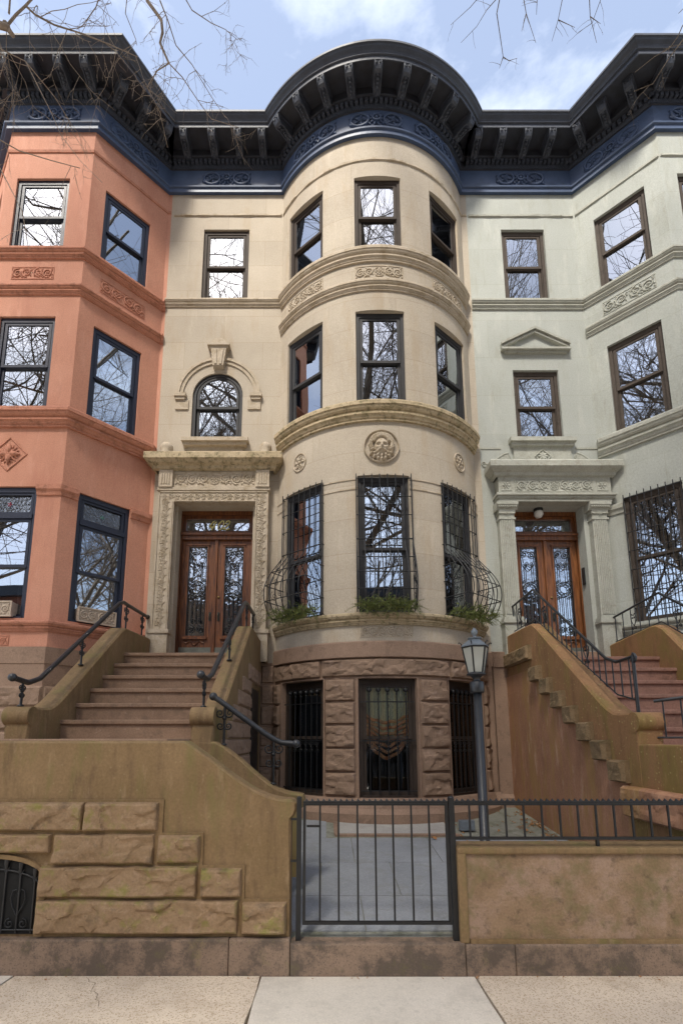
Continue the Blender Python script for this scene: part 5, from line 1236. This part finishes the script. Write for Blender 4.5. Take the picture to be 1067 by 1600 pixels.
mb = MB(); mb.add([(-400, -400, -.35), (400, -400, -.35), (400, 400, -.35), (-400, 400, -.35)], [(0, 1, 2, 3)]); struct(mb.build('ground', 'court_concrete'))
mb = MB(); mb.box(-40, PX0 - .02, 3.62, 3.85, 0, .8); 
# neighbouring ground inside property line
mb = MB(); mb.add([(-40, 3.6, .2), (-2.9, 3.6, .2), (-2.9, 7.5, .2), (-40, 7.5, .2)], [(0, 1, 2, 3)]); mb.add([(2.98, 3.84, .2), (40, 3.84, .2), (40, 7.5, .2), (2.98, 7.5, .2)], [(0, 1, 2, 3)]); struct(mb.build('forecourt_ground', 'court_concrete'))

# fallen leaves ---------------------------------------------------------------
def leafmesh():
    m = MB(); n = 10; pts = []
    for k in range(n):
        a = 2 * PI * k / n; r = .022 if k % 2 == 0 else .011; pts.append((r * math.cos(a), r * math.sin(a) * .8, .004 + .006 * math.sin(a * 2.3)))
    m.add(pts + [(0, 0, .0)], [(n, k, (k + 1) % n) for k in range(n)]); m.tube([(.018, 0, .006), (.04, .004, .008)], .0012, n=3); return m
lr = random.Random(11)
leaf0 = leafmesh().build('fallen_leaf', 'leaf'); first = True
def leafat(x, y, z=None):
    global first
    o = leaf0 if first else leaf0.copy()
    if not first: col.objects.link(o)
    first = False
    o.location = (x, y, (court_z(y) + .010) if z is None else z); o.rotation_euler = (lr.uniform(-.5, .5), lr.uniform(-.5, .5), lr.uniform(0, 6.3)); s = lr.uniform(.7, 1.5); o.scale = (s, s, s)
    o['label'] = 'small dry brown leaf lying in the drift beside the right stoop wall'; o['category'] = 'leaf'; o['group'] = 'fallen leaves on the courtyard floor'
for k in range(75):
    t = lr.random(); leafat(2.70 - abs(lr.gauss(0, .16)), 5.6 + 1.5 * t)
for k in range(35): leafat(lr.uniform(1.5, 2.5), lr.uniform(5.7, 6.6))
for k in range(8): leafat(lr.uniform(1.55, 1.9), lr.uniform(5.0, 5.8))
def leaf1(x, y, z, label, sc_=2.0):
    o = leaf0.copy(); col.objects.link(o); o.location = (x, y, z); o.rotation_euler = (.2, .1, lr.uniform(0, 6)); o.scale = (sc_,) * 3; o['label'] = label; o['category'] = 'leaf'; del o['group']
leaf1(1.22, 5.85, court_z(5.85) + .02, 'larger orange leaf lying alone behind the gate bars', 2.2)
leaf1(.99, 3.70, .205, 'small curled leaf at the right foot of the gate', 1.4)
leaf1(-2.32, 3.60, .245, 'orange leaf caught in the cellar window grille', 1.8)
for k in range(22):
    o = leaf0.copy(); col.objects.link(o); o.location = (lr.uniform(-2.2, 2.3), 3.548 - abs(lr.gauss(0, .03)), .006); o.rotation_euler = (lr.uniform(-.4, .4), lr.uniform(-.4, .4), lr.uniform(0, 6)); q_ = lr.uniform(.25, .6); o.scale = (q_,) * 3
    o['label'] = 'crumb of dry leaf on the pavement at the foot of the street wall'; o['category'] = 'leaf'; o['group'] = 'leaf crumbs along the foot of the street wall'
mb = MB(); mb.bbox(1.60, 1.78, 6.15, 6.24, .46, .58, .01); tag(mb.build('junction_box', 'zinc', origin=(1.7, 6.2, .45)), 'small pale grey box on the ground among leaves', 'box')

# evergreen boughs in the cages -------------------------------------------------
def boughs(name, label, F, s, z0, w_, dmax, n, loc, sd):
    q = F.local(s, .4); m = MB(); r_ = random.Random(sd)
    for k in range(n):
        a = r_.uniform(-w_ / 2, w_ / 2); d = r_.uniform(.05, dmax); z = z0 + .03 + r_.uniform(0, .08)
        ang = r_.uniform(0, 2 * PI); el_ = r_.uniform(-.5, 1.0); l = r_.uniform(.10, .24)
        p = q.pt(a, z, d); dirv = (q.t * math.cos(ang) * math.cos(el_) + q.n * abs(math.sin(ang)) * math.cos(el_) * .6 + Vector((0, 0, math.sin(el_)))).normalized()
        pts = [p + dirv * l * t + Vector((0, 0, -.10 * t * t * l * 4)) for t in (0, .25, .5, .75, 1)]
        m.tube(pts, .003, .0015, n=3)
        for i in range(26):
            t = i / 26; c = p + dirv * l * t + Vector((0, 0, -.10 * t * t * l * 4)); side = dirv.cross(Vector((r_.uniform(-1, 1), r_.uniform(-1, 1), r_.uniform(-1, 1)))).normalized()
            tip = c + side * .028 + dirv * .018; wv = dirv.cross(side) * .0028
            m.add([c - wv, c + wv, tip], [(0, 1, 2)])
    o = m.build(name, 'needles', origin=loc); tag(o, label, 'greenery', 'evergreen boughs in the window cages'); return o
boughs('evergreen_boughs', 'evergreen boughs hanging from the left bellied window cage', ARC, -S, 3.25, .75, .36, 190, ARC.pt(-S, 3.25, .2), 1)
boughs('evergreen_boughs', 'evergreen boughs hanging from the centre bellied window cage', ARC, 0, 3.27, .74, .32, 230, ARC.pt(0, 3.25, .2), 2)
boughs('evergreen_boughs', 'evergreen boughs hanging from the right bellied window cage behind the lamp post', ARC, S, 3.25, .75, .36, 190, ARC.pt(S, 3.25, .2), 3)

# ================================================================== TREES
cp, sp_ = math.cos(R(PITCH)), math.sin(R(PITCH))
def px(p):
    z = p[2] - EYE; d = p[1] * cp + z * sp_
    if d <= .05: return None
    up = -p[1] * sp_ + z * cp; return (PX + FPX * p[0] / d, PY - FPX * up / d)
def inview(p):
    q = px(p); return q is not None and -25 < q[0] < 1092 and -25 < q[1] < 1650
def at(x, y, Y):
    u = (x - PX) / FPX; v = (PY - y) / FPX; t = Y / (cp - v * sp_); return Vector((u * t, Y, EYE + (sp_ + v * cp) * t))
def grow(mb, r_, p, d, l, rad, lev_, maxl, prune=True):
    n = 4; pts = [p.copy()]; dd = d.copy()
    for i in range(n):
        dd = (dd + Vector((r_.uniform(-1, 1), r_.uniform(-1, 1), r_.uniform(-.6, .9))) * .16).normalized(); pn = pts[-1] + dd * l / n
        if prune and lev_ > 0 and (inview(pn) or (pn.z < 15 and pn.y > 5.8)): break
        pts.append(pn)
    if len(pts) < 2: return
    mb.tube(pts, rad, rad * .62, n=8 if lev_ == 0 else (5 if lev_ < 3 else 3), cap=False)
    if lev_ >= maxl or len(pts) <= n and lev_ > 0: return
    k = (5 if lev_ == 0 else 4)
    for j in range(k):
        i = r_.randint(1 if lev_ else 2, len(pts) - 1); a = Vector((r_.uniform(-1, 1), r_.uniform(-1, 1), r_.uniform(-.5, .8))).normalized()
        nd = (dd * .75 + a * .85).normalized(); 
        if lev_ < 2 and nd.z < .15: nd.z = .3; nd.normalize()
        grow(mb, r_, pts[i].copy(), nd, l * r_.uniform(.60, .82), rad * r_.uniform(.42, .62), lev_ + 1, maxl, prune)
def tree(label, x, y, h, rad, sd, maxl=5, group=None, prune=True):
    t = thing('street_tree', label, 'tree', (x, y, 0), group); r_ = random.Random(sd)
    m = MB(); m.tube([(x, y, -.05), (x + .02, y, .25), (x + .05, y + .02, h * .14), (x + .1, y + .1, h * .28)], rad * 1.25, rad, n=12, cap=False); m.build('trunk', 'bark', t)
    m = MB(); base = Vector((x + .1, y + .1, h * .27))
    for k in range(5):
        a = 2 * PI * k / 5 + r_.uniform(-.4, .4); grow(m, r_, base.copy(), Vector((math.cos(a) * .6, math.sin(a) * .6, 1)).normalized(), h * .27, rad * .55, 1, maxl, prune)
    m.build('crown', 'bark', t); return t
T1 = tree('bare street tree whose thick limb enters at the top left', -4.6, -1.2, 21, .24, 21, 6)
T2 = tree('bare street tree whose twigs hang at the top right', 4.8, -1.4, 21, .22, 5, 6)
T3 = tree('bare tree on the kerb mirrored in the middle panes', .2, -2.0, 23, .26, 33, 6)
for i, (x, sd, lb) in enumerate(((-9, 2, 'left bare tree across the street, seen in reflections'), (1.5, 8, 'middle bare tree across the street, seen in reflections'), (10, 14, 'right bare tree across the street, seen in reflections'))): tree(lb, x, -14, 17, .24, sd, 4, 'bare trees across the street', False)
for x, sd, h_, lb in ((-12, 41, 19, 'bare street tree far to the left beyond the pink house'), (11.5, 52, 19, 'bare street tree to the right beyond the green house'), (17, 61, 18, 'bare street tree furthest right along the kerb')): tree(lb, x, -1.5, h_, .22, sd, 5)
# hanging limbs in view ----------------------------------------------------------
def limb(mb, pix, r0, r1, n=6):
    pts = [at(*q) for q in pix]; mb.tube(pts, r0, r1, n=n); return pts
def twigs(mb, r_, pts, num, l, rad, droop=.5, depth=2, spread=1.0):
    for k in range(num):
        i = r_.randint(0, len(pts) - 2); p = pts[i].lerp(pts[i + 1], r_.random()); a = Vector((r_.uniform(-1, 1) * spread, r_.uniform(-.5, .7), r_.uniform(-1.0, .35) - droop * .4)).normalized()
        q = [p]; d = a
        ll = l * r_.uniform(.5, 1.2)
        for j in range(5): d = (d + Vector((r_.uniform(-.3, .3), r_.uniform(-.2, .2), r_.uniform(-.35, .2)))).normalized(); q.append(q[-1] + d * ll / 5)
        mb.tube(q, rad, rad * .45, n=3, cap=False)
        for b in (2, 4): mb.sphere(q[b], rad * 1.7, 4) if r_.random() < .25 else None
        if depth > 0: twigs(mb, r_, q, 3, ll * .55, rad * .65, droop, depth - 1, spread)
hr = random.Random(5)
m = MB()
A1 = limb(m, [(-160, -60, 2.9), (-60, 10, 3.0), (-10, 35, 3.05), (16, 44, 3.1)], .045, .022, 8)
limb(m, [(8, 36, 3.1), (14, 46, 3.1), (20, 54, 3.1)], .024, .018, 7)
limb(m, [(12, 38, 3.1), (25, 22, 3.1), (40, 8, 3.1), (58, -12, 3.1)], .012, .009)
B1 = limb(m, [(14, 20, 3.1), (17, -20, 3.1)], .008, .006)
C1 = limb(m, [(40, 8, 3.1), (55, 22, 3.15), (85, 38, 3.25), (130, 52, 3.4), (170, 68, 3.6), (215, 88, 3.8)], .009, .0035)
twigs(m, hr, C1, 11, .55, .0034, .8, 2); twigs(m, hr, A1, 7, .6, .0036, .8, 2)
D1 = limb(m, [(-40, 60, 3.2), (0, 75, 3.3), (40, 95, 3.5), (85, 150, 3.7), (110, 190, 3.8)], .006, .003); twigs(m, hr, D1, 8, .5, .003, .8, 2)
E1 = limb(m, [(-60, 180, 3.0), (-5, 215, 3.0), (30, 235, 3.1), (80, 250, 3.2), (125, 262, 3.3)], .005, .0025); twigs(m, hr, E1, 5, .35, .0024, .3, 1)
E2 = limb(m, [(-60, 210, 3.0), (0, 262, 3.0), (35, 330, 3.0), (45, 390, 3.05)], .005, .002); twigs(m, hr, E2, 4, .3, .0022, .3, 1)
E3 = limb(m, [(40, 95, 3.5), (80, 175, 3.6), (95, 210, 3.6), (125, 250, 3.6), (160, 285, 3.6)], .004, .0018); twigs(m, hr, E3, 3, .25, .002, .5, 1)
F0 = limb(m, [(225, -30, 3.3), (230, 0, 3.3), (252, 30, 3.35), (254, 50, 3.35), (250, 66, 3.4), (264, 98, 3.45)], .016, .009, 7)
F1 = limb(m, [(250, 0, 3.3), (262, 30, 3.35), (275, 70, 3.5), (300, 100, 3.6), (330, 150, 3.8), (352, 182, 3.9)], .006, .002); twigs(m, hr, F1, 8, .4, .0028, .5, 2)
F2 = limb(m, [(280, -20, 3.3), (300, 15, 3.4), (330, 35, 3.5), (352, 45, 3.6), (372, 62, 3.7)], .005, .002); twigs(m, hr, F2, 6, .38, .0025, .4, 2)
F3 = limb(m, [(264, 98, 3.45), (245, 110, 3.5), (230, 135, 3.6), (250, 175, 3.8), (262, 230, 4.0)], .006, .002); twigs(m, hr, F3, 7, .4, .0026, .7, 2)
F4 = limb(m, [(264, 98, 3.45), (285, 120, 3.5), (305, 150, 3.6), (330, 185, 3.8), (372, 198, 3.9)], .005, .002); twigs(m, hr, F4, 5, .35, .0024, .5, 1)
F5 = limb(m, [(160, -20, 3.1), (150, 10, 3.2), (130, 38, 3.3), (120, 45, 3.3)], .005, .002); twigs(m, hr, F5, 4, .35, .0025, .6, 2)
F6 = limb(m, [(200, -20, 3.2), (196, 20, 3.3), (212, 60, 3.4), (214, 70, 3.45)], .004, .002); twigs(m, hr, F6, 4, .3, .0025, .6, 1)
o = m.build('hanging_limb', 'twig', T1)
m = MB(); limb(m, [(790, -60, 3.3), (782, -10, 3.4), (776, 20, 3.5), (782, 60, 3.6), (786, 88, 3.7)], .006, .003)
for pth in ([(782, -10, 3.4), (760, 15, 3.5), (745, 40, 3.5), (720, 66, 3.6)], [(786, 88, 3.7), (795, 94, 3.7), (808, 90, 3.7)], [(786, 88, 3.7), (780, 106, 3.7)]):
    P_ = limb(m, pth, .0042, .0016, 4); twigs(m, hr, P_, 2, .16, .0018, .4, 0)
m.build('hanging_twig', 'bark', T2)
for pths in ([[(760, -20, 3.4), (735, 10, 3.4), (704, 38, 3.5)]], [[(815, -20, 3.4), (822, 20, 3.5), (837, 66, 3.6)], [(822, 20, 3.5), (815, 48, 3.5)]], [[(882, -20, 3.4), (872, 30, 3.5), (862, 64, 3.6)], [(872, 30, 3.5), (898, 42, 3.5)]], [[(920, -20, 3.4), (922, 25, 3.5), (932, 66, 3.7)], [(922, 25, 3.5), (938, 36, 3.6)]], [[(840, -20, 3.4), (838, 22, 3.5)]], [[(945, -20, 3.4), (925, 35, 3.5), (903, 50, 3.6)]]):
    m = MB()
    for pth in pths: P_ = limb(m, pth, .0042, .0016, 4); twigs(m, hr, P_, 2, .16, .0018, .4, 0)
    m.build('hanging_twig', 'bark', T2)
for pth, n_ in (([(1130, -20, 3.2), (1085, 15, 3.2), (1066, 40, 3.3), (1058, 58, 3.35), (1045, 75, 3.4), (1022, 88, 3.5), (992, 112, 3.6)], 3), ([(1100, 20, 3.2), (1068, 60, 3.3), (1045, 90, 3.4), (1020, 130, 3.5), (990, 142, 3.6)], 3), ([(1110, -30, 3.2), (1080, 0, 3.2), (1060, 20, 3.3)], 3)):
    m = MB(); P_ = limb(m, pth, .0055, .002); twigs(m, hr, P_, n_, .22, .0022, .6, 1); m.build('hanging_twig', 'bark', T2)

# ================================================================== OPPOSITE SIDE OF THE STREET (seen in reflections)
def opp(x, m_, label):
    t = thing('row_house', label, 'house', (x, -17, 0), 'houses across the street'); F = Plane(x + 3, -17, x - 3, -17)
    hl = [(a - .5, a + .5, z, z + 1.7) for a in (1.2, 3, 4.8) for z in (1.6, 4.8, 8.0)]
    m = MB(); m.wall(F, 0, 6, 0, 11, hl, rev=.2); m.box(x - 3, x + 3, -24, -23.8, 0, 11); m.build('wall', m_, t)
    m = MB(); m.add([(x - 3, -24, 11), (x + 3, -24, 11), (x + 3, -17, 11), (x - 3, -17, 11)], [(0, 1, 2, 3)]); m.build('roof', 'roofing', t)
    m = MB(); m.fbox(F, 0, 6, 10.5, 11.1, -.02, .35); m.build('cornice', 'navy_dark', t)
    for h in hl:
        m = MB(); border(m, F, h[0], h[1], h[2], h[3], .07, -.15, .06); m.fbox(F, h[0], h[1], (h[2] + h[3]) / 2 - .03, (h[2] + h[3]) / 2 + .03, -.15, -.1); w_ = m.build('window', 'frame_brown', t)
        m = MB(); m.fbox(F, h[0] + .05, h[1] - .05, h[2] + .05, h[3] - .05, -.17, -.155); m.build('pane', 'iron', w_)
    return t
for i, (x, mm, lb) in enumerate(((-18, 'brick', 'brick house across the street, far left in the reflections'), (-12, 'brick_tan', 'tan brick house across the street, left in the reflections'), (-6, 'brick', 'red brick house across the street, second left in the reflections'), (0, 'brown_smooth', 'brownstone house directly across the street, seen only in reflections'), (6, 'brick_tan', 'tan brick house across the street, right in the reflections'), (12, 'brick', 'red brick house across the street, far right in the reflections'))): opp(x, mm, lb)
# a dark sedan parked behind the photographer, mirrored in the basement panes
def car(x, y, label, m_):
    t = thing('parked_car', label, 'car', (x, y, -.14)); m = MB(); F = Tilt((x, y, -.14), (1, 0, 0), (0, 0, 1))
    m.plate([(-2.2, .3), (-2.25, .6), (-2.15, .85), (-1.3, .95), (-.7, 1.4), (.8, 1.42), (1.5, .98), (2.2, .88), (2.25, .5), (2.2, .3)], F, -.85, .85); m.build('body', m_, t)
    for d in (-.86, .852):
        m = MB(); m.plate([(-1.1, .97), (-.62, 1.33), (.72, 1.35), (1.25, 1.0)], F, d, d + .008); m.build('side_window', 'iron', t)
    for a in (-1.4, 1.4):
        for d in (-.8, .8): m = MB(); m.tube([F.pt(a, .32, d - .11), F.pt(a, .32, d + .11)], .32, n=20); w_ = m.build('wheel', 'rubber', t); m = MB(); m.tube([F.pt(a, .32, d + (-.12 if d < 0 else .112)), F.pt(a, .32, d + (-.112 if d < 0 else .12))], .2, n=16); m.build('rim', 'zinc', w_)
car(2.5, -4.3, 'dark saloon car parked at the kerb behind the camera', 'car_paint')
# neighbours further along the row, plain, to close the row on both sides
def endhouse(x0, x1, m_, label):
    t = thing('row_house', label, 'house', ((x0 + x1) / 2, FY, 0)); m = MB()
    F = FLAT; hl = [(x0 + (x1 - x0) * k - .4, x0 + (x1 - x0) * k + .4, z, z + 1.5) for k in (.25, .55, .82) for z in (3.3, 6.5, 9.2)]
    m.wall(F, x0, x1, 0, 12.4, hl, rev=.2); m.box(x0, x1, 17.8, 18, 0, 12.4); m.build('wall', m_, t)
    for h in hl: window(F, (h[0] + h[1]) / 2, h[2], h[3], .8, t, 'frame_brown', glass=('glass', 'glass'))
    m = MB(); m.add([(x0, FY, 12.42), (x1, FY, 12.42), (x1, 18, 12.3), (x0, 18, 12.3)], [(0, 1, 2, 3)]); m.build('roof', 'roofing', t)
    m = MB(); m.sweep(lambda d: [(x0, FY - d), (x1, FY - d)], [(0, 11.4), (.06, 11.4), (.06, 12.1), (.5, 12.15), (.6, 12.4), (0, 12.43)]); m.build('cornice', 'navy', t)
    rooms(t, x0, x1, lambda d: [(x0, FY - d), (x1, FY - d)])
endhouse(-13.6, PX0 - .01, 'beige', 'flat fronted limestone house beyond the pink one, out at the left')
endhouse(GX1 + .01, 13.3, 'brown_smooth', 'flat fronted brownstone house beyond the green one, out at the right')
